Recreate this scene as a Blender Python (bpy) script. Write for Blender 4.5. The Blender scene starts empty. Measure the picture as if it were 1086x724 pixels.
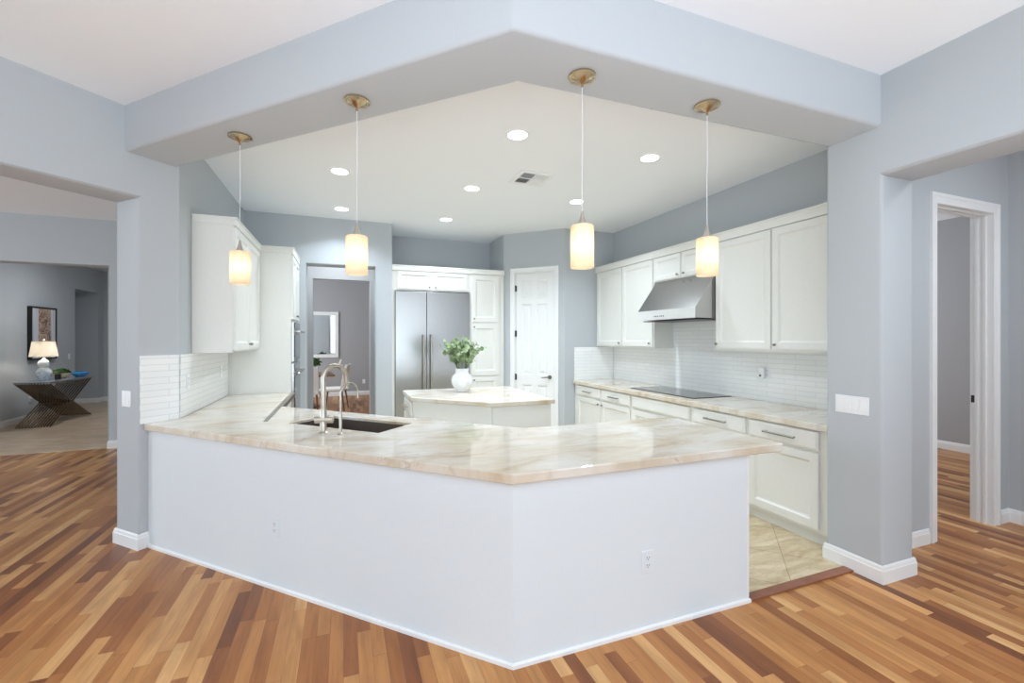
import bpy, bmesh, math, random
from mathutils import Vector, Matrix

random.seed(7)
C = bpy.context.scene.collection
SC = bpy.context.scene
PI = math.pi

# ------------------------------------------------------------------ camera
F_PX, HOR, CAMH, YAW = 470.0, 359.0, 1.54, math.radians(20.8)
cam = bpy.data.cameras.new('camera')
cam.sensor_fit = 'HORIZONTAL'
cam.sensor_width = 36.0
cam.lens = 36.0 * F_PX / 1086.0
cam.shift_y = -(362.0 - HOR) / 1086.0
cam.clip_start = 0.05
camo = bpy.data.objects.new('camera', cam)
C.objects.link(camo)
camo.location = (0, 0, CAMH)
camo.rotation_euler = (PI / 2, 0, -YAW)
SC.camera = camo

# ------------------------------------------------------------------ world and light
w = bpy.data.worlds.new('daylight')
SC.world = w
w.use_nodes = True
w.node_tree.nodes['Background'].inputs[0].default_value = (0.78, 0.91, 1.0, 1)
w.node_tree.nodes['Background'].inputs[1].default_value = 0.9
SC.view_settings.view_transform = 'Standard'
SC.view_settings.look = 'None'
SC.view_settings.exposure = 0.45
SC.view_settings.gamma = 1.0
SC.view_settings.use_curve_mapping = False
SC.cycles.diffuse_bounces = 6
SC.cycles.max_bounces = 10


def area(name, loc, rot, sx, sy, power, col=(1, 1, 1)):
    l = bpy.data.lights.new(name, 'AREA')
    l.shape = 'RECTANGLE'
    l.size, l.size_y = sx, sy
    l.energy = power
    l.color = col
    o = bpy.data.objects.new(name, l)
    o.location = loc
    o.rotation_euler = rot
    C.objects.link(o)
    return o


def disk(name, loc, size, power, col=(1, 1, 1), spread=PI):
    l = bpy.data.lights.new(name, 'AREA')
    l.shape = 'DISK'
    l.size = size
    l.energy = power
    l.color = col
    l.spread = spread
    o = bpy.data.objects.new(name, l)
    o.location = loc
    C.objects.link(o)
    return o


# soft fill added behind the camera, standing in for unseen windows
area('back_fill', (0.3, -4.6, 1.7), (PI / 2, 0, 0), 6.5, 2.6, 52, (0.78, 0.90, 1.0))
# unseen upward fill behind the camera, added to brighten the ceiling
area('ceiling_fill', (-0.9, -2.2, 0.7), (PI, 0, 0), 6.5, 4.2, 250, (0.76, 0.88, 1.0))
# unseen area lights added to brighten the neighbouring rooms
area('hall_fill', (4.35, 0.2, 3.17), (0, 0, 0), 0.6, 0.6, 22, (0.9, 0.95, 1.0))
area('side_room_fill', (6.3, 5.9, 1.8), (-PI / 2, 0, 0), 2.2, 1.8, 50, (0.88, 0.95, 1.0))  # added fill at the back of the room beyond the hall door
area('dining_fill', (-2.9, 10.4, 1.7), (0, -PI / 2, 0), 1.6, 2.2, 78, (0.88, 0.95, 1.0))  # added fill from the unseen left side of the dining room
area('passage_fill', (-0.1, 7.5, 3.17), (0, 0, 0), 0.4, 0.4, 14, (0.95, 0.98, 1))
area('gallery_fill', (-8.6, 4.5, 1.7), (0, -PI / 2, 0), 2.2, 4.0, 95, (0.76, 0.9, 1.0))  # cool fill added at the open left end of the gallery
area('entry_fill', (-4.0, 10.6, 3.17), (0, 0, 0), 0.6, 0.6, 20, (0.9, 0.95, 1.0))


# ------------------------------------------------------------------ materials
def srgb(r, g, b):
    f = lambda c: (c / 255 / 12.92) if c / 255 <= 0.04045 else ((c / 255 + 0.055) / 1.055) ** 2.4
    return (f(r), f(g), f(b), 1)


class NT:
    def __init__(s, name):
        s.m = bpy.data.materials.new(name)
        s.m.use_nodes = True
        s.t = s.m.node_tree
        s.b = s.t.nodes['Principled BSDF']

    def n(s, typ, **kw):
        nd = s.t.nodes.new(typ)
        for k, v in kw.items():
            setattr(nd, k, v)
        return nd

    def l(s, a, b):
        s.t.links.new(a, b)

    def math(s, op, a, b=None, c=None):
        nd = s.n('ShaderNodeMath', operation=op)
        for i, v in enumerate((a, b, c)):
            if v is None:
                continue
            if isinstance(v, (int, float)):
                nd.inputs[i].default_value = v
            else:
                s.l(v, nd.inputs[i])
        return nd.outputs[0]

    def obj(s):
        return s.n('ShaderNodeTexCoord').outputs['Object']

    def mapping(s, vec, scale=(1, 1, 1), rot=(0, 0, 0), loc=(0, 0, 0)):
        mp = s.n('ShaderNodeMapping')
        mp.inputs['Scale'].default_value = scale
        mp.inputs['Rotation'].default_value = rot
        mp.inputs['Location'].default_value = loc
        s.l(vec, mp.inputs['Vector'])
        return mp.outputs[0]

    def noise(s, vec, scale, detail=3, rough=0.55, dist=0.0):
        nd = s.n('ShaderNodeTexNoise')
        nd.inputs['Scale'].default_value = scale
        nd.inputs['Detail'].default_value = detail
        nd.inputs['Roughness'].default_value = rough
        nd.inputs['Distortion'].default_value = dist
        s.l(vec, nd.inputs['Vector'])
        return nd.outputs[0]

    def ramp(s, fac, stops, interp='LINEAR'):
        nd = s.n('ShaderNodeValToRGB')
        nd.color_ramp.interpolation = interp
        el = nd.color_ramp.elements
        while len(el) > 1:
            el.remove(el[-1])
        el[0].position, el[0].color = stops[0]
        for p, c in stops[1:]:
            e = el.new(p)
            e.color = c
        s.l(fac, nd.inputs[0])
        return nd.outputs[0]

    def mix(s, fac, a, b, blend='MIX'):
        nd = s.n('ShaderNodeMix', data_type='RGBA', blend_type=blend)
        for i, v in ((0, fac), (6, a), (7, b)):
            if isinstance(v, (int, float, tuple)):
                nd.inputs[i].default_value = v
            else:
                s.l(v, nd.inputs[i])
        return nd.outputs[2]

    def bump(s, h, strength=0.2, dist=0.002):
        nd = s.n('ShaderNodeBump')
        nd.inputs['Strength'].default_value = strength
        nd.inputs['Distance'].default_value = dist
        s.l(h, nd.inputs['Height'])
        s.l(nd.outputs[0], s.b.inputs['Normal'])


def plain(name, col, rough=0.5, metal=0.0, noise_amt=0.03, bump=0.0, scale=30, spec=None, coat=0.0):
    k = NT(name)
    v = k.obj()
    nz = k.noise(v, scale)
    dark = tuple(c * (1 - noise_amt) for c in col[:3]) + (1,)
    lite = tuple(min(1, c * (1 + noise_amt)) for c in col[:3]) + (1,)
    k.l(k.ramp(nz, [(0.3, dark), (0.7, lite)]), k.b.inputs['Base Color'])
    k.b.inputs['Roughness'].default_value = rough
    k.b.inputs['Metallic'].default_value = metal
    if spec is not None:
        k.b.inputs['Specular IOR Level'].default_value = spec
    if coat:
        k.b.inputs['Coat Weight'].default_value = coat
    if bump:
        k.bump(nz, bump, 0.002)
    return k.m


M = {}
M['wall'] = plain('blue_grey_wall_paint', srgb(189, 194, 198), 0.75, noise_amt=0.012, bump=0.12, scale=140, spec=0.25)
M['grey_wall'] = plain('warm_grey_wall_paint', srgb(172, 172, 175), 0.8, noise_amt=0.012, bump=0.12, scale=140, spec=0.2)
M['ceiling'] = plain('white_ceiling_paint', srgb(244, 247, 250), 0.9, noise_amt=0.01, bump=0.1, scale=120, spec=0.1)
M['trim'] = plain('white_trim_paint', srgb(240, 241, 241), 0.35, noise_amt=0.008)
M['cabinet'] = plain('white_cabinet_paint', srgb(232, 232, 227), 0.38, noise_amt=0.01)
M['panel'] = plain('cool_white_panel_paint', srgb(226, 233, 238), 0.5, noise_amt=0.008, bump=0.03, scale=60)
M['dark_gap'] = plain('dark_recess', srgb(40, 38, 36), 0.8)
M['nickel'] = plain('brushed_nickel', srgb(196, 189, 178), 0.28, 1.0, 0.04, scale=80)
M['pull_metal'] = plain('dark_satin_nickel', srgb(142, 138, 130), 0.3, 1.0, 0.04, scale=80)
M['canopy_metal'] = plain('warm_satin_nickel', srgb(192, 174, 146), 0.22, 1.0, 0.05, scale=60)
M['dark_metal'] = plain('dark_steel', srgb(90, 90, 92), 0.35, 1.0)
M['plastic'] = plain('white_plastic', srgb(238, 240, 242), 0.3, noise_amt=0.005)
M['slot'] = plain('dark_slot', srgb(60, 62, 64), 0.6)
M['black_glass'] = plain('black_ceramic_glass', srgb(38, 40, 44), 0.1, noise_amt=0.02, coat=0.4)
M['sink'] = plain('graphite_sink', srgb(98, 88, 80), 0.42, 0.35, 0.05)
M['vase'] = plain('white_glazed_ceramic', srgb(238, 240, 242), 0.22, noise_amt=0.01)
M['leaf'] = plain('eucalyptus_leaf', srgb(142, 160, 118), 0.6, noise_amt=0.28, scale=22)
M['leaf_dark'] = plain('green_leaf', srgb(62, 96, 52), 0.6, noise_amt=0.35, scale=40)
M['stem'] = plain('green_stem', srgb(100, 118, 78), 0.7, noise_amt=0.15)
M['black_frame'] = plain('black_frame_wood', srgb(28, 27, 28), 0.4)
M['cord'] = plain('clear_white_cord', srgb(225, 226, 228), 0.35)
M['blue_ceramic'] = plain('blue_ceramic', srgb(58, 140, 196), 0.2, noise_amt=0.25, scale=18)
M['bowl_wood'] = plain('pale_turned_wood', srgb(212, 192, 160), 0.5, noise_amt=0.12, scale=14)
M['chair_white'] = plain('white_upholstery', srgb(240, 240, 238), 0.8, noise_amt=0.03)
M['wood_dark'] = plain('brown_table_wood', srgb(120, 88, 62), 0.45, noise_amt=0.2, scale=9)
M['grout_white'] = plain('pale_vase_glass', srgb(206, 216, 222), 0.15)


def steel_mat():
    k = NT('brushed_stainless_steel')
    v = k.obj()
    nz = k.noise(k.mapping(v, (3, 3, 240)), 1.0, 2)
    k.l(k.ramp(nz, [(0.3, srgb(184, 183, 182)), (0.7, srgb(190, 189, 188))]), k.b.inputs['Base Color'])
    k.b.inputs['Metallic'].default_value = 1.0
    k.b.inputs['Roughness'].default_value = 0.24
    return k.m


M['steel'] = steel_mat()


def wood_floor():
    k = NT('mixed_strip_hardwood')
    v = k.obj()
    sp = k.n('ShaderNodeSeparateXYZ')
    k.l(v, sp.inputs[0])
    X, Y = sp.outputs[0], sp.outputs[1]
    WD, LN = 0.066, 0.62
    xs = k.math('DIVIDE', X, WD)
    row = k.math('FLOOR', xs)
    wn = k.n('ShaderNodeTexWhiteNoise', noise_dimensions='1D')
    k.l(row, wn.inputs['W'])
    wn2 = k.n('ShaderNodeTexWhiteNoise', noise_dimensions='1D')
    k.l(k.math('ADD', row, 311.7), wn2.inputs['W'])
    ln = k.math('MULTIPLY_ADD', wn2.outputs[0], 0.75, 0.75)      # length factor of this row
    ys = k.math('ADD', k.math('DIVIDE', k.math('DIVIDE', Y, LN), ln), k.math('MULTIPLY', wn.outputs[0], 17.3))
    idx = k.math('FLOOR', ys)
    cmb = k.n('ShaderNodeCombineXYZ')
    k.l(row, cmb.inputs[0])
    k.l(idx, cmb.inputs[1])
    w2 = k.n('ShaderNodeTexWhiteNoise', noise_dimensions='2D')
    k.l(cmb.outputs[0], w2.inputs['Vector'])
    base = k.ramp(w2.outputs[0], [
        (0.0, srgb(122, 70, 36)), (0.08, srgb(152, 92, 48)), (0.28, srgb(174, 113, 60)),
        (0.55, srgb(190, 131, 75)), (0.82, srgb(206, 150, 91)), (1.0, srgb(222, 174, 116))])
    # grain: stretched along the strip and shifted per strip
    off = k.n('ShaderNodeCombineXYZ')
    k.l(k.math('MULTIPLY_ADD', w2.outputs[0], 37.0, X), off.inputs[0])
    k.l(Y, off.inputs[1])
    k.l(k.math('MULTIPLY', w2.outputs[0], 11.0), off.inputs[2])
    g1 = k.noise(k.mapping(off.outputs[0], (60, 3.5, 1)), 1.0, 5, 0.6, 0.6)
    g2 = k.noise(k.mapping(off.outputs[0], (9, 1.6, 1)), 1.0, 3, 0.5, 1.2)
    col = k.mix(1.0, base, k.ramp(g1, [(0.25, (0.80, 0.77, 0.74, 1)), (0.55, (1, 1, 1, 1)), (0.8, (1.06, 1.06, 1.06, 1))]), 'MULTIPLY')
    col = k.mix(1.0, col, k.ramp(g2, [(0.3, (0.80, 0.76, 0.72, 1)), (0.6, (1.04, 1.03, 1.02, 1))]), 'MULTIPLY')
    fx = k.math('FRACT', xs)
    ex = k.math('MINIMUM', fx, k.math('SUBTRACT', 1.0, fx))
    fy = k.math('FRACT', ys)
    ey = k.math('MULTIPLY', k.math('MINIMUM', fy, k.math('SUBTRACT', 1.0, fy)), 8.0)
    seam = k.math('MINIMUM', ex, ey)
    sm = k.ramp(seam, [(0.0, (0.55, 0.5, 0.45, 1)), (0.022, (1, 1, 1, 1))])
    col = k.mix(1.0, col, sm, 'MULTIPLY')
    k.l(col, k.b.inputs['Base Color'])
    k.l(k.ramp(g1, [(0.2, (0.27,) * 3 + (1,)), (0.8, (0.36,) * 3 + (1,))]), k.b.inputs['Roughness'])
    k.b.inputs['Specular IOR Level'].default_value = 0.45
    k.bump(sm, 0.25, 0.001)
    return k.m


M['wood'] = wood_floor()


def travertine(name, c1, c2, c3, size, rot, grout):
    k = NT(name)
    v = k.obj()
    n1 = k.noise(k.mapping(v, (1.2, 5.0, 1), (0, 0, 0.5)), 1.6, 6, 0.62, 1.4)
    n2 = k.noise(v, 38, 4, 0.7)
    col = k.ramp(n1, [(0.3, c1), (0.5, c2), (0.66, c3)])
    col = k.mix(0.55, col, k.ramp(n2, [(0.35, (0.82, 0.78, 0.72, 1)), (0.6, (1, 1, 1, 1))]), 'MULTIPLY')
    br = k.n('ShaderNodeTexBrick')
    br.offset = 0.0
    br.inputs['Scale'].default_value = 1.0
    br.inputs['Brick Width'].default_value = size
    br.inputs['Row Height'].default_value = size
    br.inputs['Mortar Size'].default_value = 0.003
    br.inputs['Color1'].default_value = (1, 1, 1, 1)
    br.inputs['Color2'].default_value = (0.92, 0.90, 0.87, 1)
    br.inputs['Mortar'].default_value = grout
    k.l(k.mapping(v, (1, 1, 1), (0, 0, rot)), br.inputs['Vector'])
    col = k.mix(1.0, col, br.outputs[0], 'MULTIPLY')
    k.l(col, k.b.inputs['Base Color'])
    k.b.inputs['Roughness'].default_value = 0.3
    return k.m


M['tile'] = travertine('travertine_floor_tile', srgb(182, 158, 122), srgb(214, 196, 162), srgb(230, 216, 188), 0.46, PI / 4, (0.62, 0.56, 0.48, 1))
M['entry_tile'] = travertine('entry_floor_tile', srgb(176, 150, 122), srgb(206, 184, 158), srgb(222, 204, 182), 0.5, 0.0, (0.75, 0.7, 0.64, 1))


def marble():
    k = NT('cream_veined_quartzite')
    v = k.obj()
    a = k.noise(k.mapping(v, (0.8, 1.9, 1.0), (0, 0, 0.35)), 2.3, 7, 0.58, 0.9)
    b = k.noise(k.mapping(v, (1.0, 2.6, 1.0), (0, 0, 0.5)), 4.0, 6, 0.6, 1.0)
    c = k.noise(v, 0.8, 2, 0.5, 0.4)
    col = k.ramp(a, [(0.30, srgb(198, 179, 153)), (0.42, srgb(212, 199, 179)), (0.52, srgb(221, 213, 200)), (0.66, srgb(229, 226, 219))])
    vein = k.ramp(b, [(0.33, (0.80, 0.74, 0.66, 1)), (0.40, (0.93, 0.91, 0.88, 1)), (0.47, (1, 1, 1, 1))])
    col = k.mix(0.6, col, vein, 'MULTIPLY')
    warm = k.ramp(c, [(0.45, (1, 1, 1, 1)), (0.62, (0.96, 0.92, 0.86, 1))])
    col = k.mix(0.8, col, warm, 'MULTIPLY')
    d = k.noise(k.mapping(v, (1, 1.6, 1), (0, 0, 0.7)), 2.0, 7, 0.6, 1.8)
    thin = k.ramp(d, [(0.488, (1, 1, 1, 1)), (0.5, (0.62, 0.55, 0.48, 1)), (0.512, (1, 1, 1, 1))])
    spot = k.ramp(k.noise(v, 1.3, 2), [(0.5, (0, 0, 0, 1)), (0.62, (1, 1, 1, 1))])
    col = k.mix(spot, col, k.mix(0.7, col, thin, 'MULTIPLY'))
    k.l(col, k.b.inputs['Base Color'])
    k.b.inputs['Roughness'].default_value = 0.045
    k.b.inputs['Specular IOR Level'].default_value = 0.7
    return k.m


M['marble'] = marble()


def subway(name, rotmap):
    """narrow glossy tile; rotmap turns object space so that x runs along the wall and y is height"""
    k = NT(name)
    v = k.obj()
    mp = k.mapping(v, (1, 1, 1), rotmap)
    br = k.n('ShaderNodeTexBrick')
    br.offset = 0.37
    br.inputs['Scale'].default_value = 1.0
    br.inputs['Brick Width'].default_value = 0.30
    br.inputs['Row Height'].default_value = 0.048
    br.inputs['Mortar Size'].default_value = 0.0022
    br.inputs['Mortar Smooth'].default_value = 0.2
    br.inputs['Color1'].default_value = srgb(242, 244, 244)
    br.inputs['Color2'].default_value = srgb(246, 247, 246)
    br.inputs['Mortar'].default_value = srgb(222, 224, 224)
    k.l(mp, br.inputs['Vector'])
    k.l(br.outputs[0], k.b.inputs['Base Color'])
    k.b.inputs['Roughness'].default_value = 0.1
    wav = k.noise(v, 14, 2)
    h = k.math('SUBTRACT', k.math('MULTIPLY', wav, 0.5), br.outputs[1])
    k.bump(h, 0.35, 0.002)
    return k.m


M['subway_x'] = subway('glossy_subway_tile', (PI / 2, 0, 0))


def emis(name, col, st):
    k = NT(name)
    k.b.inputs['Base Color'].default_value = col
    k.b.inputs['Emission Color'].default_value = col
    k.b.inputs['Emission Strength'].default_value = st
    return k.m


def shade_glass():
    """frosted amber-white pendant glass lit from the bulb inside: brightest around the bulb"""
    k = NT('frosted_pendant_glass')
    v = k.obj()
    sp = k.n('ShaderNodeSeparateXYZ')
    k.l(v, sp.inputs[0])
    nz = k.noise(k.mapping(v, (40, 40, 6)), 1.0, 2)
    k.l(k.ramp(nz, [(0.3, srgb(236, 226, 204)), (0.7, srgb(246, 238, 220))]), k.b.inputs['Base Color'])
    k.b.inputs['Roughness'].default_value = 0.4
    k.b.inputs['Transmission Weight'].default_value = 0.0
    k.b.inputs['Subsurface Weight'].default_value = 0.0
    # translucent sheet so the lamp inside lights the glass
    tr = k.n('ShaderNodeBsdfTranslucent')
    tr.inputs[0].default_value = srgb(250, 240, 222)
    mx = k.n('ShaderNodeMixShader')
    mx.inputs[0].default_value = 0.55
    out = k.t.nodes['Material Output']
    k.l(k.b.outputs[0], mx.inputs[1])
    k.l(tr.outputs[0], mx.inputs[2])
    k.l(mx.outputs[0], out.inputs[0])
    return k.m


M['shade'] = shade_glass()
M['bulb'] = emis('warm_bulb', (1.0, 0.93, 0.82, 1), 7.0)
M['can_light'] = emis('downlight_lens', (1.0, 0.99, 0.97, 1), 5.0)
M['lampshade'] = None


def lampshade():
    k = NT('linen_lampshade')
    k.b.inputs['Base Color'].default_value = srgb(240, 236, 228)
    k.b.inputs['Roughness'].default_value = 0.9
    tr = k.n('ShaderNodeBsdfTranslucent')
    tr.inputs[0].default_value = srgb(250, 244, 234)
    mx = k.n('ShaderNodeMixShader')
    mx.inputs[0].default_value = 0.32
    k.l(k.b.outputs[0], mx.inputs[1])
    k.l(tr.outputs[0], mx.inputs[2])
    k.l(mx.outputs[0], k.t.nodes['Material Output'].inputs[0])
    return k.m


M['lampshade'] = lampshade()


def lamp_ceramic():
    k = NT('blue_white_reactive_glaze')
    v = k.obj()
    n = k.noise(v, 14, 5, 0.6, 1.5)
    k.l(k.ramp(n, [(0.34, srgb(150, 192, 212)), (0.46, srgb(222, 232, 236)), (0.58, srgb(242, 242, 240))]), k.b.inputs['Base Color'])
    k.b.inputs['Roughness'].default_value = 0.2
    return k.m


M['lamp_ceramic'] = lamp_ceramic()


def picture_mat():
    k = NT('abstract_framed_print')
    v = k.obj()
    sp = k.n('ShaderNodeSeparateXYZ')
    k.l(v, sp.inputs[0])
    n = k.noise(k.mapping(v, (1, 2.0, 2.2)), 3.4, 6, 0.65, 2.2)
    art = k.ramp(n, [(0.34, srgb(70, 54, 50)), (0.44, srgb(128, 96, 82)), (0.5, srgb(172, 140, 118)), (0.58, srgb(206, 190, 172)), (0.7, srgb(150, 152, 160))])
    yy = k.math('ABSOLUTE', k.math('SUBTRACT', sp.outputs[1], 0.02))
    inner = k.math('LESS_THAN', yy, 0.19)
    mat_n = k.noise(k.mapping(v, (1, 24, 0.8)), 1.0, 3)
    board = k.ramp(mat_n, [(0.3, srgb(176, 182, 196)), (0.6, srgb(226, 226, 226))])
    k.l(k.mix(inner, board, art), k.b.inputs['Base Color'])
    k.b.inputs['Roughness'].default_value = 0.3
    return k.m


M['picture'] = picture_mat()
mk = NT('mirror_glass')
mk.b.inputs['Base Color'].default_value = (0.8, 0.82, 0.84, 1)
mk.b.inputs['Metallic'].default_value = 1.0
mk.b.inputs['Roughness'].default_value = 0.03
M['mirror'] = mk.m


# ------------------------------------------------------------------ mesh helpers
def bx(bm, x0, x1, y0, y1, z0, z1, bev=0.0, seg=1):
    vs = [bm.verts.new(p) for p in ((x0, y0, z0), (x1, y0, z0), (x1, y1, z0), (x0, y1, z0),
                                    (x0, y0, z1), (x1, y0, z1), (x1, y1, z1), (x0, y1, z1))]
    fs = [bm.faces.new([vs[i] for i in f]) for f in
          ((3, 2, 1, 0), (4, 5, 6, 7), (0, 1, 5, 4), (1, 2, 6, 5), (2, 3, 7, 6), (3, 0, 4, 7))]
    if bev:
        es = list({e for f in fs for e in f.edges})
        bmesh.ops.bevel(bm, geom=es, offset=bev, segments=seg, profile=0.5, affect='EDGES', clamp_overlap=True)
    return vs


def prism(bm, poly, z0, z1, bev=0.0, seg=3, sel=None):
    """poly in plan, extruded z0..z1; sel(edge) picks the edges to round"""
    a = sum(poly[i][0] * poly[(i + 1) % len(poly)][1] - poly[(i + 1) % len(poly)][0] * poly[i][1] for i in range(len(poly)))
    if a < 0:
        poly = poly[::-1]
    lo = [bm.verts.new((p[0], p[1], z0)) for p in poly]
    hi = [bm.verts.new((p[0], p[1], z1)) for p in poly]
    fs = [bm.faces.new(lo[::-1]), bm.faces.new(hi)]
    n = len(poly)
    for i in range(n):
        j = (i + 1) % n
        fs.append(bm.faces.new((lo[i], lo[j], hi[j], hi[i])))
    if bev:
        es = [e for e in {e for f in fs for e in f.edges} if sel is None or sel(e)]
        bmesh.ops.bevel(bm, geom=es, offset=bev, segments=seg, profile=0.5, affect='EDGES', clamp_overlap=True)
    return fs


def elev(bm, poly, org, along, depth, thick, bev=0.0, sel=None, seg=3):
    """poly in (s, z) standing on org, s runs along, extruded by thick in the direction depth"""
    ax, dp = Vector(along).normalized(), Vector(depth).normalized()
    P = lambda s, z, d: (org[0] + ax.x * s + dp.x * d, org[1] + ax.y * s + dp.y * d, z)
    a = [bm.verts.new(P(s, z, 0)) for s, z in poly]
    b = [bm.verts.new(P(s, z, thick)) for s, z in poly]
    fs = [bm.faces.new(a), bm.faces.new(b[::-1])]
    n = len(poly)
    for i in range(n):
        j = (i + 1) % n
        fs.append(bm.faces.new((a[j], a[i], b[i], b[j])))
    bmesh.ops.recalc_face_normals(bm, faces=fs)
    if bev:
        es = [e for e in {e for f in fs for e in f.edges} if sel is None or sel(e)]
        bmesh.ops.bevel(bm, geom=es, offset=bev, segments=seg, profile=0.5, affect='EDGES', clamp_overlap=True)
    return fs


def lathe(bm, prof, cx=0, cy=0, seg=32, cap=True):
    rings = []
    for r, z in prof:
        rings.append([bm.verts.new((cx + r * math.cos(2 * PI * k / seg), cy + r * math.sin(2 * PI * k / seg), z)) for k in range(seg)])
    for a, b in zip(rings, rings[1:]):
        for k in range(seg):
            bm.faces.new((a[k], a[(k + 1) % seg], b[(k + 1) % seg], b[k]))
    if cap:
        bm.faces.new(rings[0][::-1])
        bm.faces.new(rings[-1])


def tube(bm, pts, r, seg=12, cap=True):
    pts = [Vector(p) for p in pts]
    rad = r if isinstance(r, (list, tuple)) else [r] * len(pts)
    rings, up = [], None
    for i, p in enumerate(pts):
        d = (pts[min(i + 1, len(pts) - 1)] - pts[max(i - 1, 0)]).normalized()
        if up is None:
            up = Vector((0, 0, 1)) if abs(d.z) < 0.9 else Vector((1, 0, 0))
        u = (up - d * up.dot(d)).normalized()
        v = d.cross(u)
        up = u
        rings.append([bm.verts.new(p + (u * math.cos(2 * PI * k / seg) + v * math.sin(2 * PI * k / seg)) * rad[i]) for k in range(seg)])
    for a, b in zip(rings, rings[1:]):
        for k in range(seg):
            bm.faces.new((a[k], a[(k + 1) % seg], b[(k + 1) % seg], b[k]))
    if cap:
        bm.faces.new(rings[0][::-1])
        bm.faces.new(rings[-1])


def inset(bm, faces, thickness, depth=0.0):
    bm.normal_update()
    bmesh.ops.inset_individual(bm, faces=faces, thickness=thickness, depth=0.0, use_even_offset=True)


def obj(name, bm, mat, parent=None, smooth=False, origin=None):
    bmesh.ops.recalc_face_normals(bm, faces=bm.faces[:])
    me = bpy.data.meshes.new(name)
    if origin is not None:
        for v in bm.verts:
            v.co -= Vector(origin)
    bm.to_mesh(me)
    bm.free()
    if isinstance(mat, str):
        mat = M[mat]
    me.materials.append(mat)
    if smooth:
        for p in me.polygons:
            p.use_smooth = True
        try:
            me.set_sharp_from_angle(angle=math.radians(40))
        except Exception:
            pass
    o = bpy.data.objects.new(name, me)
    C.objects.link(o)
    if origin is not None:
        o.location = origin
    if parent is not None:
        o.parent = parent
    return o


def thing(name, label, cat, loc=(0, 0, 0), rotz=0.0, group=None):
    o = bpy.data.objects.new(name, None)
    o.empty_display_size = 0.1
    C.objects.link(o)
    o.location = loc
    o.rotation_euler = (0, 0, rotz)
    o['label'] = label
    o['category'] = cat
    if group:
        o['group'] = group
    return o


def tag(o, label, cat, group=None):
    o['label'] = label
    o['category'] = cat
    if group:
        o['group'] = group
    return o


def struct(name, bm, mat, parent=None, smooth=False):
    o = obj(name, bm, mat, parent, smooth)
    if parent is None:
        o['kind'] = 'structure'
    return o


def dup(root, loc=None, rotz=None, label=None):
    r = root.copy()
    C.objects.link(r)
    if loc is not None:
        r.location = loc
    if rotz is not None:
        r.rotation_euler = (0, 0, rotz)
    if label:
        r['label'] = label

    def rec(src, dst):
        for ch in list(src.children):
            c = ch.copy()
            C.objects.link(c)
            c.parent = dst
            rec(ch, c)
    rec(root, r)
    return r


def SM(s, m):
    """plan point from the diagonal coordinates S = x + y, M = y - x"""
    return ((s - m) / 2, (s + m) / 2)


NB = bmesh.new
vert_edge = lambda e: abs(e.verts[0].co.x - e.verts[1].co.x) < 1e-5 and abs(e.verts[0].co.y - e.verts[1].co.y) < 1e-5

# ------------------------------------------------------------------ floors and ceilings
ZC = 3.2
bm = NB()
bx(bm, -9, 9.5, -5, 14.2, -0.12, 0)
struct('floor', bm, 'wood')
TH = 0.004
bm = NB()   # kitchen tile: behind the peninsula up to the walls
prism(bm, [SM(2.9, 5.35), (0.8, 2.06), (2.2, 2.06), (2.2, 1.99), (3.17, 1.99), (3.99, 2.14), (3.99, 5.98), (3.12, 5.98), (2.42, 6.7), (2.42, 7.4),
           (0.65, 7.4), (0.65, 6.62), (0.42, 6.62), (0.42, 6.9), (-0.48, 6.9), (-0.48, 6.62), (-1.2, 6.6), (-1.2, 4.2)], 0, TH)
struct('floor', bm, 'tile')
bm = NB()
bx(bm, -9, -3.09, 7.84, 14.0, 0, TH)
bx(bm, -3.09, -1.45, 8.07, 14.0, 0, TH)
struct('floor', bm, 'entry_tile')
bm = NB()
bx(bm, -9, 9.5, -5, 14.2, ZC, ZC + 0.15)
struct('ceiling', bm, 'ceiling')
# reducer strip between the wood and the tile
bm = NB()
prism(bm, [(2.216, 1.925), (3.15, 1.935), (3.15, 2.0), (2.216, 1.99)], 0.0, 0.012, 0.003, 2)
struct('trim_2', bm, plain('red_brown_threshold', srgb(140, 88, 66), 0.4, noise_amt=0.2, scale=12))

# ------------------------------------------------------------------ the dropped beam
FS, FY, BS, BY, BZ = 2.47, 1.785, 2.955, 2.12, 2.878
bm = NB()


def beam_sel(e):
    a, b = e.verts[0].co, e.verts[1].co
    if abs(a.z - BZ) < 1e-4 and abs(b.z - BZ) < 1e-4:
        return abs(a.x - b.x) > 0.5
    return abs(a.z - b.z) > 0.1 and 0.3 < a.x < 1.2


prism(bm, [SM(FS, 5.45), (FS - FY, FY), (3.2, FY), (3.2, BY), (BS - BY, BY), SM(BS, 5.45)], BZ, ZC + 0.02, 0.022, 4, beam_sel)
struct('trim_1', bm, 'wall', smooth=True)

# ------------------------------------------------------------------ walls
HDR = 2.568


def edge_pick(lines, axis):
    """pick edges of an elevation solid that run along the given s values / z values on the room faces"""
    return lambda e: True


# right wall with the wide opening to the hall (jamb at y 1.778)
def rw_sel(e):
    a, b = e.verts[0].co, e.verts[1].co
    if abs(a.x - b.x) > 1e-4:
        return False
    if vert_edge(e):
        return abs(a.y - 1.778) < 1e-3 or abs(a.y - 2.125) < 1e-3
    return abs(a.z - HDR) < 1e-3 and abs(b.z - HDR) < 1e-3


bm = NB()
elev(bm, [(2.125, 0), (2.125, ZC), (-5, ZC), (-5, 0), (-0.3, 0), (-0.3, HDR), (1.778, HDR), (1.778, 0)],
     (3.165, 0), (0, 1), (1, 0), 0.32, 0.02, rw_sel)
struct('wall_right', bm, 'wall', smooth=True)

# left wall (diagonal) with the wide opening to the gallery
S0 = 2.59


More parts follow.
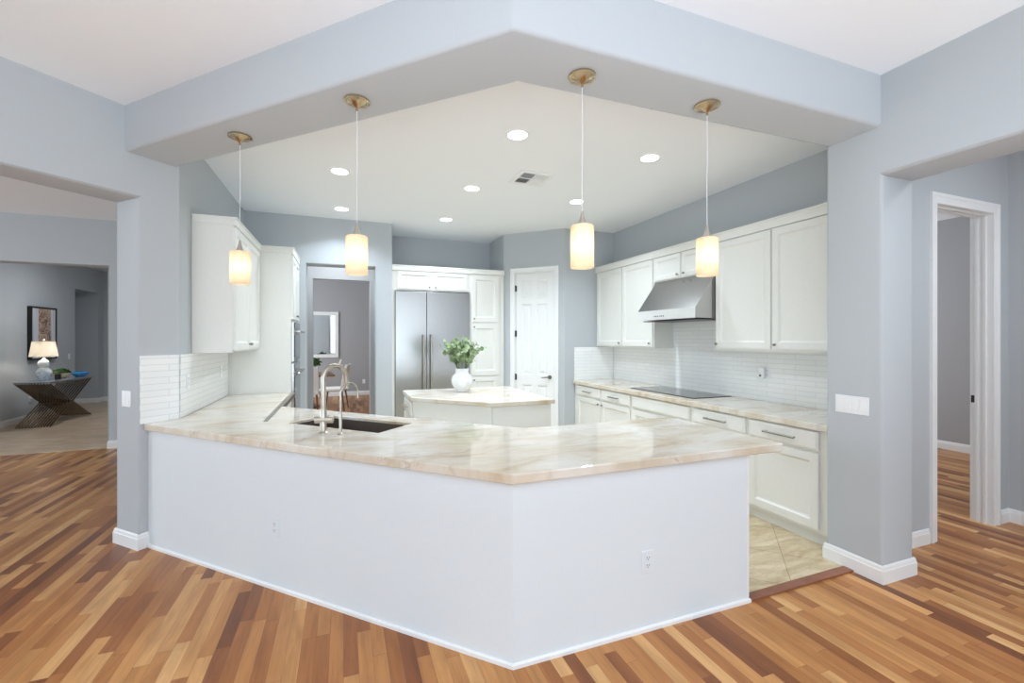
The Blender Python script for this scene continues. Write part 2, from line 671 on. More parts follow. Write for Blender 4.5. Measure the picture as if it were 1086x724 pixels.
def lw_sel(e):
    a, b = e.verts[0].co, e.verts[1].co
    s1, s2, m1, m2 = a.x + a.y, b.x + b.y, a.y - a.x, b.y - b.x
    if abs(m1 - m2) > 1e-3:
        return False
    if vert_edge(e):
        return abs(s1 - S0) < 1e-3
    return abs(a.z - HDR) < 1e-3 and abs(b.z - HDR) < 1e-3


bm = NB()
r2 = math.sqrt(2)
elev(bm, [(2.972 / r2, 0), (2.972 / r2, ZC), (-7 / r2, ZC), (-7 / r2, 0), (-0.2 / r2, 0), (-0.2 / r2, HDR), (S0 / r2, HDR), (S0 / r2, 0)],
     SM(0, 5.388), (1, 1), (-1, 1), 0.30, 0.02, lw_sel)
struct('wall_left', bm, 'wall', smooth=True)
bm = NB()
prism(bm, [(-1.208, 4.18), (-1.208, 6.9), (-1.42, 6.9), (-1.42, 4.392)], 0, ZC)
struct('wall_kitchen_left', bm, 'wall')


def opening_wall(name, x0, x1, y, t, ox0, ox1, oz, mat='wall', bev=0.015):
    bm = NB()

    def sel(e):
        a, b = e.verts[0].co, e.verts[1].co
        if abs(a.y - b.y) > 1e-4:
            return False
        if vert_edge(e):
            return abs(a.x - ox0) < 1e-3 or abs(a.x - ox1) < 1e-3
        return abs(a.z - oz) < 1e-3 and abs(b.z - oz) < 1e-3
    elev(bm, [(x0, 0), (ox0, 0), (ox0, oz), (ox1, oz), (ox1, 0), (x1, 0), (x1, ZC), (x0, ZC)], (0, y), (1, 0), (0, 1), t, bev, sel)
    return struct(name, bm, mat, smooth=True)


opening_wall('wall_back', -1.208, 0.652, 6.6, 0.30, -0.477, 0.422, 2.565)
bm = NB()
bx(bm, 0.53, 0.65, 6.9, 7.52, 0, ZC)
bx(bm, 0.65, 2.52, 7.38, 7.52, 0, ZC)
prism(bm, [(2.392, 6.668), (2.392, 7.38), (2.52, 7.38), (2.52, 6.70)], 0, ZC)
struct('wall_refrigerator_alcove', bm, 'wall')
# diagonal pantry wall with a door
PS = 9.06
bm = NB()
pm0, pm1 = 6.668 - 2.392, 5.95 - 3.11
d0, d1 = 4.003, 3.075          # door opening along M
elev(bm, [(pm1 / r2, 0), (d1 / r2, 0), (d1 / r2, 2.575), (d0 / r2, 2.575), (d0 / r2, 0), (pm0 / r2, 0), (pm0 / r2, ZC), (pm1 / r2, ZC)],
     SM(PS, 0), (-1, 1), (1, 1), 0.12)
struct('wall_pantry', bm, 'wall')
bm = NB()
bx(bm, 3.11, 4.12, 5.95, 6.1, 0, ZC)
struct('wall_kitchen_corner', bm, 'wall')
bm = NB()
bx(bm, 3.97, 4.12, 2.14, 5.95, 0, ZC)
struct('wall_kitchen_right', bm, 'wall')
# hall wall with a door frame; its other side closes the kitchen
opening_wall('wall_hall', 3.44, 9.5, 2.01, 0.125, 4.2, 5.02, 2.585, bev=0.0)
bm = NB()
bx(bm, 5.245, 5.4, -5, 2.01, 0, ZC)
struct('wall_hall_right', bm, 'wall')
# the room beyond the hall door
bm = NB()
bx(bm, 7.85, 8.0, 2.135, 6.2, 0, ZC)
struct('wall_side_room', bm, 'grey_wall')
bm = NB()
bx(bm, 4.12, 8.0, 6.1, 6.2, 0, ZC)
struct('wall_side_room_back', bm, 'grey_wall')
# wall between the gallery and the entry
opening_wall('wall_gallery', -9, -1.42, 7.82, 0.25, -8.0, -3.08, 2.565, bev=0.012)
# entry wall with a tall recess, and the entry end wall
bm = NB()
elev(bm, [(8.07, 0), (12.56, 0), (12.56, 2.64), (13.55, 2.64), (13.55, 0), (13.8, 0), (13.8, ZC), (8.07, ZC)], (-5.54, 0), (0, 1), (-1, 0), 0.55)
bx(bm, -6.2, -6.08, 12.4, 13.8, 0, ZC)
struct('wall_entry', bm, 'wall')
bm = NB()
bx(bm, -6.2, -1.42, 13.8, 13.95, 0, ZC)
struct('wall_entry_back', bm, 'wall')
# passage and dining room
opening_wall('wall_passage', -1.42, 2.4, 8.2, 0.15, -0.486, 0.431, 2.555, bev=0.012)
bm = NB()
bx(bm, -1.57, -1.42, 6.9, 8.2, 0, ZC)
bx(bm, 2.4, 2.52, 7.52, 8.35, 0, ZC)
struct('wall_passage_side', bm, 'wall')
bm = NB()
bx(bm, -3.2, 3.0, 12.82, 12.97, 0, ZC)
struct('wall_dining', bm, 'grey_wall')
bm = NB()
bx(bm, 1.9, 2.05, 8.35, 12.82, 0, ZC)
struct('wall_dining_right', bm, 'grey_wall')
bm = NB()
bx(bm, -3.3, -3.15, 8.35, 12.82, 0, ZC)
struct('wall_dining_left', bm, 'grey_wall')


# ------------------------------------------------------------------ baseboards
def base_run(bm, pts, h=0.112, t=0.014):
    """baseboard along a polyline; it stands on the right hand side of the walking direction"""
    P = [Vector(p) for p in pts]
    n = len(P)
    nrm = []
    for i in range(n - 1):
        d = (P[i + 1] - P[i]).normalized()
        nrm.append(Vector((d.y, -d.x)))

    def ring(off):
        out = []
        for i in range(n):
            if i == 0:
                out.append(P[0] + nrm[0] * off)
            elif i == n - 1:
                out.append(P[-1] + nrm[-1] * off)
            else:
                b = (nrm[i - 1] + nrm[i]).normalized()
                out.append(P[i] + b * off / max(0.2, b.dot(nrm[i])))
        return out
    prof = [(0.0, 0), (t, 0), (t, h * 0.72), (t * 0.8, h * 0.76), (t * 0.62, h * 0.92), (t * 0.3, h), (0.0, h)]
    rings = [[bm.verts.new((p.x, p.y, z)) for p in ring(o + 0.0005)] for o, z in prof]
    for a, b in zip(rings, rings[1:]):
        for i in range(n - 1):
            bm.faces.new((a[i], a[i + 1], b[i + 1], b[i]))
    bm.faces.new([r[0] for r in rings])
    bm.faces.new([r[-1] for r in rings][::-1])


bm = NB()
base_run(bm, [(3.23, 2.125), (3.165, 2.125), (3.165, 1.778), (3.485, 1.778), (3.485, 1.9)][::-1][::-1])
struct('baseboard_right', bm, 'trim')
bm = NB()
a0, a1, a2, a3 = SM(2.675, 5.388), SM(S0, 5.388), SM(S0, 5.812), SM(2.9, 5.812)
base_run(bm, [a3, a2, a1, a0])
struct('baseboard_left', bm, 'trim')
bm = NB()
base_run(bm, [(3.49, 2.01), (4.12, 2.01)])
base_run(bm, [(5.11, 2.01), (5.245, 2.01), (5.245, -1.0)])
struct('baseboard_hall', bm, 'trim')
bm = NB()
base_run(bm, [(7.85, 6.1), (7.85, 2.2)])
struct('baseboard_side_room', bm, 'trim')
bm = NB()
base_run(bm, [(-3.08, 8.07), (-3.08, 7.82), (-2.0, 7.82)])
struct('baseboard_gallery', bm, 'trim')
bm = NB()
base_run(bm, [(-5.54, 8.07), (-5.54, 12.56), (-6.08, 12.56), (-6.08, 13.55), (-5.54, 13.55), (-5.54, 13.8), (-1.6, 13.8)])
struct('baseboard_entry', bm, 'trim')
bm = NB()
base_run(bm, [(-3.15, 12.82), (1.9, 12.82)])
struct('baseboard_dining', bm, 'trim')


# ------------------------------------------------------------------ door casings
def casing(bm, w, h, cw=0.078, t=0.02):
    """profiled casing around an opening of width w and height h, standing on x 0..w, facing -y"""
    prof = [(0.0, 0.0), (0.0, t * 0.55), (0.012, t * 0.7), (0.02, t * 0.62), (cw * 0.6, t * 0.8), (cw * 0.68, t), (cw, t), (cw, 0.0)]
    path = [((0, 0), (-1, 0)), ((0, h), (-1, 1)), ((w, h), (1, 1)), ((w, 0), (1, 0))]
    rings = []
    for (px, pz), (dx, dz) in path:
        rings.append([bm.verts.new((px + dx * o, -d, pz + dz * o)) for o, d in prof])
    for a, b in zip(rings, rings[1:]):
        for i in range(len(prof) - 1):
            bm.faces.new((a[i], a[i + 1], b[i + 1], b[i]))
    bm.faces.new(rings[0])
    bm.faces.new(rings[-1][::-1])


# hall doorway frame: casing both sides, jamb with its stop
t = thing('door_1', 'white cased doorway in the blue-grey hall wall, pocket latch plate on its jamb', 'doorway', (4.215, 2.01, 0))
t['kind'] = 'structure'
bm = NB()
casing(bm, 0.785, 2.57)
obj('casing', bm, 'trim', t)
bm = NB()
JW, JH, JT = 0.785, 2.57, 0.013
for x0, x1 in ((-JT, 0.0), (JW, JW + JT)):
    bx(bm, x0, x1, 0, 0.128, 0, JH)
bx(bm, -JT, JW + JT, 0, 0.128, JH, JH + JT)
for y0, y1 in ((0.035, 0.055), (0.085, 0.105)):
    bx(bm, 0.0, 0.012, y0, y1, 0, JH)
    bx(bm, JW - 0.012, JW, y0, y1, 0, JH)
    bx(bm, 0.012, JW - 0.012, y0, y1, JH - 0.012, JH)
obj('jamb', bm, 'trim', t)
bm = NB()
bx(bm, JW - 0.0145, JW - 0.012, 0.107, 0.127, 1.0, 1.06, 0.001)
lathe(bm, [(0.004, 0), (0.004, 0.001)], 0, 0, 10)
bmesh.ops.delete(bm, geom=[v for v in bm.verts if abs(v.co.x) < 0.01], context='VERTS')
bx(bm, JW - 0.002, JW + 0.001, 0.108, 0.125, 1.0, 1.06)
obj('latch_plate', bm, 'dark_metal', t)
bm = NB()
bm2 = NB()
casing(bm2, 0.785, 2.57)
for v in bm2.verts:
    v.co.y = 0.128 - v.co.y
obj('casing', bm2, 'trim', t)
bm.free()

# pantry door (six panels, eight feet tall) on the diagonal wall
px, py = SM(PS, d0)
t = thing('door_2', 'closed white six-panel pantry door with lever handle, on the diagonal wall right of the refrigerator', 'door', (px, py, 0), -PI / 4)
t['kind'] = 'structure'
DW = (d0 - d1) / r2
bm = NB()
casing(bm, DW, 2.575, 0.07, 0.022)
obj('casing', bm, 'trim', t)
bm = NB()
for x0, x1 in ((0.0, 0.012), (DW - 0.012, DW)):
    bx(bm, x0, x1, 0, 0.1, 0, 2.575)
bx(bm, 0.012, DW - 0.012, 0, 0.1, 2.563, 2.575)
obj('jamb', bm, 'trim', t)
bm = NB()
L0, L1, ZT = 0.015, DW - 0.015, 2.56
lw = L1 - L0
cols = [(L0 + 0.10, L0 + lw / 2 - 0.045), (L0 + lw / 2 + 0.045, L1 - 0.10)]
rows = [(0.22, 0.82), (0.98, 2.08), (2.18, 2.46)]
xs = sorted({L0, L1} | {c for cc in cols for c in cc})
zs = sorted({0.01, ZT} | {c for rr in rows for c in rr})
gv = {(i, j): bm.verts.new((x, 0.012, z)) for i, x in enumerate(xs) for j, z in enumerate(zs)}
pan = []
for i in range(len(xs) - 1):
    for j in range(len(zs) - 1):
        f = bm.faces.new((gv[i, j], gv[i + 1, j], gv[i + 1, j + 1], gv[i, j + 1]))
        if any(abs(xs[i] - c[0]) < 1e-6 for c in cols) and any(abs(zs[j] - r_[0]) < 1e-6 for r_ in rows):
            pan.append(f)
for f in pan:
    inset(bm, faces=[f], thickness=0.012, depth=0.0)
    for v in f.verts:
        v.co.y += 0.012
    inset(bm, faces=[f], thickness=0.03, depth=0.0)
    inset(bm, faces=[f], thickness=0.012, depth=0.0)
    for v in f.verts:
        v.co.y -= 0.007
bx(bm, L0, L1, 0.026, 0.05, 0.01, ZT)
obj('leaf', bm, 'trim', t)
for z in (0.94, 1.62, 2.33):
    bm = NB()
    tube(bm, [(0.011, -0.006, z - 0.05), (0.011, -0.006, z + 0.05)], 0.007, 8)
    bx(bm, 0.012, 0.03, 0.004, 0.0115, z - 0.045, z + 0.045)
    obj('hinge', bm, 'dark_metal', t)
bm = NB()
hx = L1 - 0.06
tube(bm, [(hx, 0.0118, 0.95), (hx, 0.002, 0.95)], 0.03, 20)
tube(bm, [(hx, 0.002, 0.95), (hx, -0.04, 0.95), (hx - 0.02, -0.048, 0.952), (hx - 0.115, -0.046, 0.945)], [0.011, 0.011, 0.010, 0.008], 10)
obj('lever_handle', bm, 'pull_metal', t, True)

# ------------------------------------------------------------------ cabinet parts
FRONT = 0.02


def shaker(bm, x0, x1, z0, z1, y=0.0, fr=0.06, rec=0.013, th=FRONT):
    """panelled door or drawer front, face at y - th, back at y"""
    vs = bx(bm, x0, x1, y - th, y, z0, z1)
    f = [f for f in vs[0].link_faces if all(abs(v.co.y - (y - th)) < 1e-6 for v in f.verts)][0]
    es = list(f.edges)
    inset(bm, faces=[f], thickness=fr, depth=0)
    inset(bm, faces=[f], thickness=0.006, depth=0)
    for v in f.verts:
        v.co.y += rec * 0.55
    inset(bm, faces=[f], thickness=0.012, depth=0)
    for v in f.verts:
        v.co.y += rec * 0.45


def slab_front(bm, x0, x1, z0, z1, y=0.0, th=FRONT):
    vs = bx(bm, x0, x1, y - th, y, z0, z1)
    f = [f for f in vs[0].link_faces if all(abs(v.co.y - (y - th)) < 1e-6 for v in f.verts)][0]
    inset(bm, faces=[f], thickness=0.016, depth=0)
    for v in f.verts:
        v.co.y -= 0.007


def knob(parent, x, z, y=-FRONT, mat='pull_metal'):
    bm = NB()
    tube(bm, [(x, y, z), (x, y - 0.012, z), (x, y - 0.014, z), (x, y - 0.024, z), (x, y - 0.027, z)], [0.005, 0.005, 0.012, 0.013, 0.009], 14)
    return obj('knob', bm, mat, parent, True)


def bar_pull(parent, x0, x1, z, y=-FRONT - 0.007, mat='pull_metal'):
    bm = NB()
    for x in (x0 + 0.015, x1 - 0.015):
        tube(bm, [(x, y, z), (x, y - 0.03, z)], 0.0055, 8)
    tube(bm, [(x0, y - 0.032, z), (x1, y - 0.032, z)], 0.0085, 10)
    return obj('handle', bm, mat, parent, True)


def door_part(parent, x0, x1, z0, z1, kn=None, fr=0.06):
    bm = NB()
    shaker(bm, x0, x1, z0, z1, fr=fr)
    d = obj('door', bm, 'cabinet', parent)
    if kn:
        knob(d, *kn)
    return d


def drawer_part(parent, x0, x1, z0, z1, pull=None, kn=None):
    bm = NB()
    slab_front(bm, x0, x1, z0, z1)
    d = obj('drawer', bm, 'cabinet', parent)
    if pull:
        c = (x0 + x1) / 2
        bar_pull(d, c - pull / 2, c + pull / 2, (z0 + z1) / 2)
    if kn:
        knob(d, *kn)
    return d


ZTOP, ZUND = 0.914, 0.865
XW = 3.97

# ---- base cabinets on the cooktop wall: local x runs along world -y, local -y faces the room (world -x)
# rotz = -90deg: local x -> world -y, local y -> world +x
BX = 3.282


def base_cab(label, y_far, width):
    t = thing('base_cabinet', label, 'cabinet', (BX, y_far, 0), -PI / 2, 'base cabinets under the cooktop counter')
    bm = NB()
    bx(bm, 0.0005, width - 0.0005, 0, XW - BX - 0.002, 0.1, ZUND - 0.001)
    bx(bm, 0.0005, width - 0.0005, 0.05, XW - BX - 0.002, TH + 0.0005, 0.1)
    obj('body', bm, 'cabinet', t)
    return t


t = base_cab('white base cabinet of two drawers and two doors, in the far corner', 5.945, 5.945 - 4.522)
w0 = 0.10
mid = 5.945 - 5.20
for a, b in ((w0, mid - 0.012), (mid + 0.012, 5.945 - 4.545)):
    drawer_part(t, a, b, 0.712, 0.85, pull=0.2)
door_part(t, w0, mid - 0.012, 0.13, 0.688, (mid - 0.045, 0.64))
door_part(t, mid + 0.012, 5.945 - 4.545, 0.13, 0.688, (mid + 0.045, 0.64))
t = base_cab('white base cabinet directly under the black cooktop, with one wide false front without handle', 4.522, 4.522 - 3.525)
drawer_part(t, 0.022, 0.972, 0.712, 0.85)
door_part(t, 0.022, 0.49, 0.13, 0.688, (0.455, 0.64))
door_part(t, 0.505, 0.972, 0.13, 0.688, (0.54, 0.64))
t = base_cab('white drawer base cabinet between the cooktop cabinet and the large door cabinet', 3.525, 3.525 - 2.862)
drawer_part(t, 0.022, 0.64, 0.712, 0.85, pull=0.25)
drawer_part(t, 0.022, 0.64, 0.43, 0.69, pull=0.25)
drawer_part(t, 0.022, 0.64, 0.13, 0.41, pull=0.25)
t = base_cab('white base cabinet nearest the four-rocker switch, one drawer above a large door', 2.862, 2.862 - 2.15)
drawer_part(t, 0.02, 0.614, 0.712, 0.85, pull=0.27)
door_part(t, 0.02, 0.614, 0.13, 0.688)

# ---- wall cabinets
UX = 3.66
ZU0, ZU1 = 1.42, 2.545


def crown(parent, x0, x1, depth, z0, z1, left=0.0, right=0.0):
    bm = NB()
    bx(bm, x0 - left, x1 + right, -FRONT - 0.006, depth, z0, z1 - 0.012, 0.003)
    bx(bm, x0 - left - (0.006 if left else 0), x1 + right + (0.006 if right else 0), -FRONT - 0.014, depth, z1 - 0.012, z1)
    return obj('crown_moulding', bm, 'cabinet', parent)


def wall_cab(label, y_far, width, z0):
    t = thing('wall_cabinet', label, 'cabinet', (UX, y_far, z0), -PI / 2, 'wall cabinets above the cooktop counter')
    bm = NB()
    bx(bm, 0.0005, width - 0.0005, 0, XW - UX - 0.002, 0, ZU1 - z0)
    obj('body', bm, 'cabinet', t)
    crown(t, 0.0005, width - 0.0005, XW - UX - 0.002, ZU1 - z0, 2.635 - z0)
    return t


t = wall_cab('white two-door wall cabinet in the far corner, left of the range hood', 5.945, 5.945 - 4.585, ZU0)
door_part(t, 0.04, 5.945 - 5.265, 0.02, ZU1 - ZU0 - 0.01, (5.945 - 5.31, 0.06))
door_part(t, 5.945 - 5.245, 5.945 - 4.60, 0.02, ZU1 - ZU0 - 0.01, (5.945 - 4.65, 0.06))
t = wall_cab('short white two-door wall cabinet directly above the range hood', 4.585, 4.585 - 3.59, 2.242)
door_part(t, 0.015, 0.482, 0.015, ZU1 - 2.242 - 0.01, (0.44, 0.05), 0.045)
door_part(t, 0.506, 0.98, 0.015, ZU1 - 2.242 - 0.01, (0.55, 0.05), 0.045)
t = wall_cab('large white two-door wall cabinet right of the range hood, next to the wall end', 3.59, 3.59 - 2.15, ZU0)
door_part(t, 0.012, 3.59 - 2.945, 0.025, ZU1 - ZU0 - 0.01, (0.03, 0.065))
door_part(t, 3.59 - 2.925, 3.59 - 2.19, 0.025, ZU1 - ZU0 - 0.01, (3.59 - 2.89, 0.065))

# ---- range hood
t = thing('range_hood', 'stainless steel range hood over the black cooktop', 'range hood', (XW - 0.002, 4.56, 1.748), -PI / 2)
HW = 4.56 - 3.605
HD = 0.575
bm = NB()
prof = [(0, 0), (-HD, 0.012), (-HD, 0.118), (-0.30, 0.492), (0, 0.492)]
a = [bm.verts.new((0, y, z)) for y, z in prof]
b = [bm.verts.new((HW, y, z)) for y, z in prof]
bm.faces.new(a)
bm.faces.new(b[::-1])
for i in range(len(prof)):
    j = (i + 1) % len(prof)
    bm.faces.new((a[i], a[j], b[j], b[i]))
obj('canopy', bm, 'steel', t)
bm = NB()
bx(bm, -0.002, HW + 0.002, -HD - 0.008, -HD - 0.0005, 0.008, 0.12, 0.002)
ft = obj('control_strip', bm, plain('satin_steel_strip', srgb(232, 232, 230), 0.35, 0.4, 0.02), t)
for i in range(6):
    bm = NB()
    x = HW * 0.34 + i * 0.028 + (0.012 if i > 2 else 0)
    tube(bm, [(x, -HD - 0.0075, 0.05), (x, -HD - 0.0115, 0.05)], 0.007, 10)
    obj('button', bm, 'dark_metal', ft)
bm = NB()
bx(bm, 0.03, HW / 2 - 0.01, -HD + 0.06, -0.06, -0.006, 0.0015)
bx(bm, HW / 2 + 0.01, HW - 0.03, -HD + 0.06, -0.06, -0.006, 0.0015)
obj('filter', bm, 'dark_metal', t)

# ---- cooktop counter and cooktop
bm = NB()
prism(bm, [(3.238, 2.152), (XW - 0.008, 2.152), (XW - 0.008, 5.942), (3.238, 5.942)], ZUND, ZTOP, 0.006, 2)
tag(obj('countertop', bm, 'marble'), 'veined cream stone countertop along the cooktop wall, under the range hood', 'countertop')
bm = NB()
bx(bm, 3.40, 3.925, 3.64, 4.72, ZTOP + 0.0005, ZTOP + 0.008, 0.002)
ck = obj('cooktop', bm, 'black_glass')
tag(ck, 'black glass electric cooktop set in the stone counter below the range hood', 'cooktop')
for (x, y, r) in ((3.56, 3.86, 0.09), (3.8, 3.9, 0.07), (3.56, 4.5, 0.08), (3.8, 4.46, 0.1), (3.68, 4.18, 0.12)):
    bm = NB()
    n = 40
    ri = [bm.verts.new((x + r * math.cos(2 * PI * k / n), y + r * math.sin(2 * PI * k / n), ZTOP + 0.0083)) for k in range(n)]
    ro = [bm.verts.new((x + (r + .003) * math.cos(2 * PI * k / n), y + (r + .003) * math.sin(2 * PI * k / n), ZTOP + 0.0083)) for k in range(n)]
    for k in range(n):
        bm.faces.new((ri[k], ri[(k + 1) % n], ro[(k + 1) % n], ro[k]))
    obj('burner_ring', bm, 'dark_metal', ck)


# ---- backsplashes (thin tiled layer on the walls); local x along the wall
def splash(name, label, loc, rotz, width, z0, z1):
    bm = NB()
    bx(bm, 0, width, -0.0075, -0.0005, z0, z1)
    o = obj(name, bm, 'subway_x')
    o.location = loc
    o.rotation_euler = (0, 0, rotz)
    o['kind'] = 'structure'
    return o


splash('trim_3', '', (XW, 5.942, 0), -PI / 2, 5.942 - 2.15, ZTOP, 1.75)
splash('trim_4', '', (3.27, 5.95, 0), 0, XW - 3.27 - 0.009, ZTOP, 1.41)
splash('trim_5', '', SM(2.60, 5.388) + (0,), PI / 4, (2.972 - 2.60) / r2 - 0.004, ZTOP + 0.0005, 1.415)
splash('trim_6', '', (-1.208, 4.19, 0), PI / 2, 5.733 - 4.19, ZTOP + 0.0005, 1.415)

# ------------------------------------------------------------------ left wall: wall cabinet and oven tower
# rotz = +90deg: local x -> world +y, local -y -> world +x (faces the room)
LX = -1.208
t = thing('wall_cabinet', 'white two-door wall cabinet on the left kitchen wall, beside the oven tower', 'cabinet', (-0.906, 4.483, 1.417), PI / 2)
W1 = 5.735 - 4.483
dpt = -0.906 - LX
bm = NB()
bx(bm, 0.0005, W1 - 0.001, 0, dpt - 0.002, 0, 2.53 - 1.417)
obj('body', bm, 'cabinet', t)
crown(t, 0.0, W1 - 0.001, dpt - 0.002, 2.53 - 1.417, 2.60 - 1.417, left=0.006)
door_part(t, 0.015, W1 / 2 - 0.003, 0.02, 1.10, (W1 / 2 - 0.03, 0.07))
door_part(t, W1 / 2 + 0.003, W1 - 0.02, 0.02, 1.10, (W1 / 2 + 0.03, 0.07))

t = thing('oven_cabinet', 'tall white oven tower at the end of the left counter, beside the doorway', 'cabinet', (-0.575, 5.74, 0), PI / 2)
W2 = 6.597 - 5.74
dpt2 = -0.575 - LX
bm = NB()
bx(bm, 0, W2, 0.0, dpt2 - 0.002, 0.1, 2.53)
bx(bm, 0, W2, 0.05, dpt2 - 0.002, TH + 0.0005, 0.1)
obj('body', bm, 'cabinet', t)
crown(t, 0.0, W2 - 0.001, dpt2 - 0.002, 2.53, 2.605, left=0.006)
door_part(t, 0.02, W2 / 2 - 0.002, 1.77, 2.515, (W2 / 2 - 0.03, 1.82))
door_part(t, W2 / 2 + 0.002, W2 - 0.02, 1.77, 2.515, (W2 / 2 + 0.03, 1.82))
drawer_part(t, 0.02, W2 - 0.02, 0.12, 0.38, pull=0.25)
for nm, lab, z0, z1 in (('microwave', 'stainless built-in microwave in the white tower, above the wall oven', 1.27, 1.74),
                        ('wall_oven', 'stainless wall oven with a bar handle, low in the white tower', 0.42, 1.25)):
    ov = thing(nm, lab, 'microwave' if nm == 'microwave' else 'oven', (-0.573, 5.79, z0), PI / 2)
    ow, oh = W2 - 0.10, z1 - z0
    bm = NB()
    bx(bm, 0, ow, -0.026, 0.0, 0, oh, 0.002)
    obj('frame', bm, 'steel', ov)
    bm = NB()
    bx(bm, 0.03, ow - 0.03, -0.033, -0.0262, 0.05, oh - 0.16)
    obj('door_glass', bm, 'black_glass', ov)
    bm = NB()
    bx(bm, 0.03, ow - 0.03, -0.031, -0.0262, oh - 0.075, oh - 0.015)
    obj('control_panel', bm, 'black_glass', ov)
    bm = NB()
    zz = oh - 0.115
    for x in (0.07, ow - 0.07):
        tube(bm, [(x, -0.0262, zz), (x, -0.075, zz)], 0.008, 8)
    tube(bm, [(0.03, -0.078, zz), (ow - 0.03, -0.078, zz)], 0.012, 12)
    obj('handle', bm, 'steel', ov, True)

# ------------------------------------------------------------------ refrigerator wall
FY0 = 6.64      # cabinet box front, fronts 2 cm proud
FDEP = 7.378 - FY0
t = thing('refrigerator_cabinet', 'white cabinet frame around and above the steel refrigerator', 'cabinet', (0.655, FY0, 0))
bm = NB()
bx(bm, 0.0, 0.04, 0, FDEP, TH + 0.0005, 2.54)
bx(bm, 0.04, 1.17, 0, FDEP, 2.25, 2.54)
obj('body', bm, 'cabinet', t)
crown(t, 0.0, 1.17, FDEP, 2.54, 2.617)
door_part(t, 0.085, 0.575, 2.275, 2.525, (0.54, 2.305), 0.045)
door_part(t, 0.60, 1.13, 2.275, 2.525, (0.635, 2.305), 0.045)
t = thing('pantry_cabinet', 'tall white pantry cabinet right of the steel refrigerator', 'cabinet', (1.826, FY0, 0))
bm = NB()
bx(bm, 0.0, 0.558, 0, FDEP, 0.1, 2.54)
bx(bm, 0.0, 0.558, 0.05, FDEP, TH + 0.0005, 0.1)
obj('body', bm, 'cabinet', t)
crown(t, 0.0, 0.558, FDEP, 2.54, 2.617)
door_part(t, 0.02, 0.47, 1.80, 2.525, (0.06, 1.85), 0.07)
door_part(t, 0.02, 0.47, 0.97, 1.77, (0.06, 1.72), 0.07)
door_part(t, 0.02, 0.47, 0.12, 0.95, (0.06, 0.9), 0.07)

t = thing('refrigerator', 'wide stainless steel side-by-side refrigerator built into the white cabinets', 'refrigerator', (0.70, 6.63, 0))
RW = 1.12
bm = NB()
bx(bm, 0, RW, 0.03, 0.70, TH + 0.001, 2.24)
obj('body', bm, 'dark_metal', t)
SPL = 0.455
for nm, x0, x1, hx in (('freezer_door', 0.003, SPL - 0.003, SPL - 0.055), ('refrigerator_door', SPL + 0.003, RW - 0.003, SPL + 0.06)):
    bm = NB()
    bx(bm, x0, x1, -0.02, 0.0295, 0.11, 2.235, 0.004, 2)
    d = obj(nm, bm, 'steel', t)
    bm = NB()
    tube(bm, [(hx, -0.075, 0.62), (hx, -0.075, 1.6)], 0.012, 14)
    for z in (0.7, 1.52):
        tube(bm, [(hx, -0.0202, z), (hx, -0.075, z)], 0.01, 8)
    obj('handle', bm, 'nickel', d, True)
bm = NB()
bx(bm, 0.01, RW - 0.01, 0.0, 0.0295, 0.02, 0.10)
for k in range(5):
    bx(bm, 0.02, RW - 0.02, -0.004, 0.0, 0.03 + k * 0.014, 0.036 + k * 0.014)
obj('toe_grille', bm, 'dark_metal', t)

# ------------------------------------------------------------------ peninsula
PEND = 2.214
t = thing('peninsula_base', 'cool white panelled half-wall base of the angled peninsula in the foreground', 'peninsula')
outer = [SM(2.675, 5.384), (2.675 - 1.935, 1.935), (PEND, 1.935), (PEND, 2.80), (4.0 - 2.80, 2.80), SM(4.0, 4.0 + 2 * 0.60 - 0.0), (-0.60, 5.732), (-1.205, 5.732), (-1.205, 4.185)]
bm = NB()
n = len(outer)


def inset_poly(poly, off):
    a = sum(poly[i][0] * poly[(i + 1) % len(poly)][1] - poly[(i + 1) % len(poly)][0] * poly[i][1] for i in range(len(poly)))
    sg = 1 if a > 0 else -1
    out = []
    for i in range(len(poly)):
        p0, p1, p2 = Vector(poly[i - 1]), Vector(poly[i]), Vector(poly[(i + 1) % len(poly)])
        d1, d2 = (p1 - p0).normalized(), (p2 - p1).normalized()
        n1, n2 = Vector((-d1.y, d1.x)) * sg, Vector((-d2.y, d2.x)) * sg
        b = (n1 + n2).normalized()
        out.append(tuple(p1 + b * off / max(0.3, b.dot(n1))))
    return out


inner = inset_poly(outer, 0.02)
ZB = ZUND - 0.001
lo = [bm.verts.new((p[0], p[1], TH)) for p in outer]
hi = [bm.verts.new((p[0], p[1], ZB)) for p in outer]
li = [bm.verts.new((p[0], p[1], TH)) for p in inner]
hj = [bm.verts.new((p[0], p[1], ZB)) for p in inner]
for v in lo[:3] + li[:3]:
    v.co.z = 0.0005
for i in range(n):
    j = (i + 1) % n
    bm.faces.new((lo[i], lo[j], hi[j], hi[i]))
    bm.faces.new((hi[i], hi[j], hj[j], hj[i]))
    bm.faces.new((hj[i], hj[j], li[j], li[i]))
    bm.faces.new((li[i], li[j], lo[j], lo[i]))
obj('panelling', bm, 'panel', t)
bm = NB()   # small shoe moulding along the foot
base_run(bm, [SM(2.675, 5.36), (2.675 - 1.935, 1.935), (PEND, 1.935), (PEND, 1.96)], h=0.024, t=0.012)
obj('shoe_moulding', bm, 'trim', t)
bm = NB()
bx(bm, PEND - 0.012, PEND + 0.003, 1.931, 1.9345, 0.03, ZB)
obj('corner_bead', bm, 'trim', t)
# kitchen side doors of the left run
for y0, y1 in ((4.66, 5.18), (5.19, 5.71)):
    bm = NB()
    shaker(bm, y0, y1, 0.13, 0.85)
    o = obj('door', bm, 'cabinet', t)
    o.rotation_euler = (0, 0, PI / 2)
    o.location = (-0.599, 0, 0)

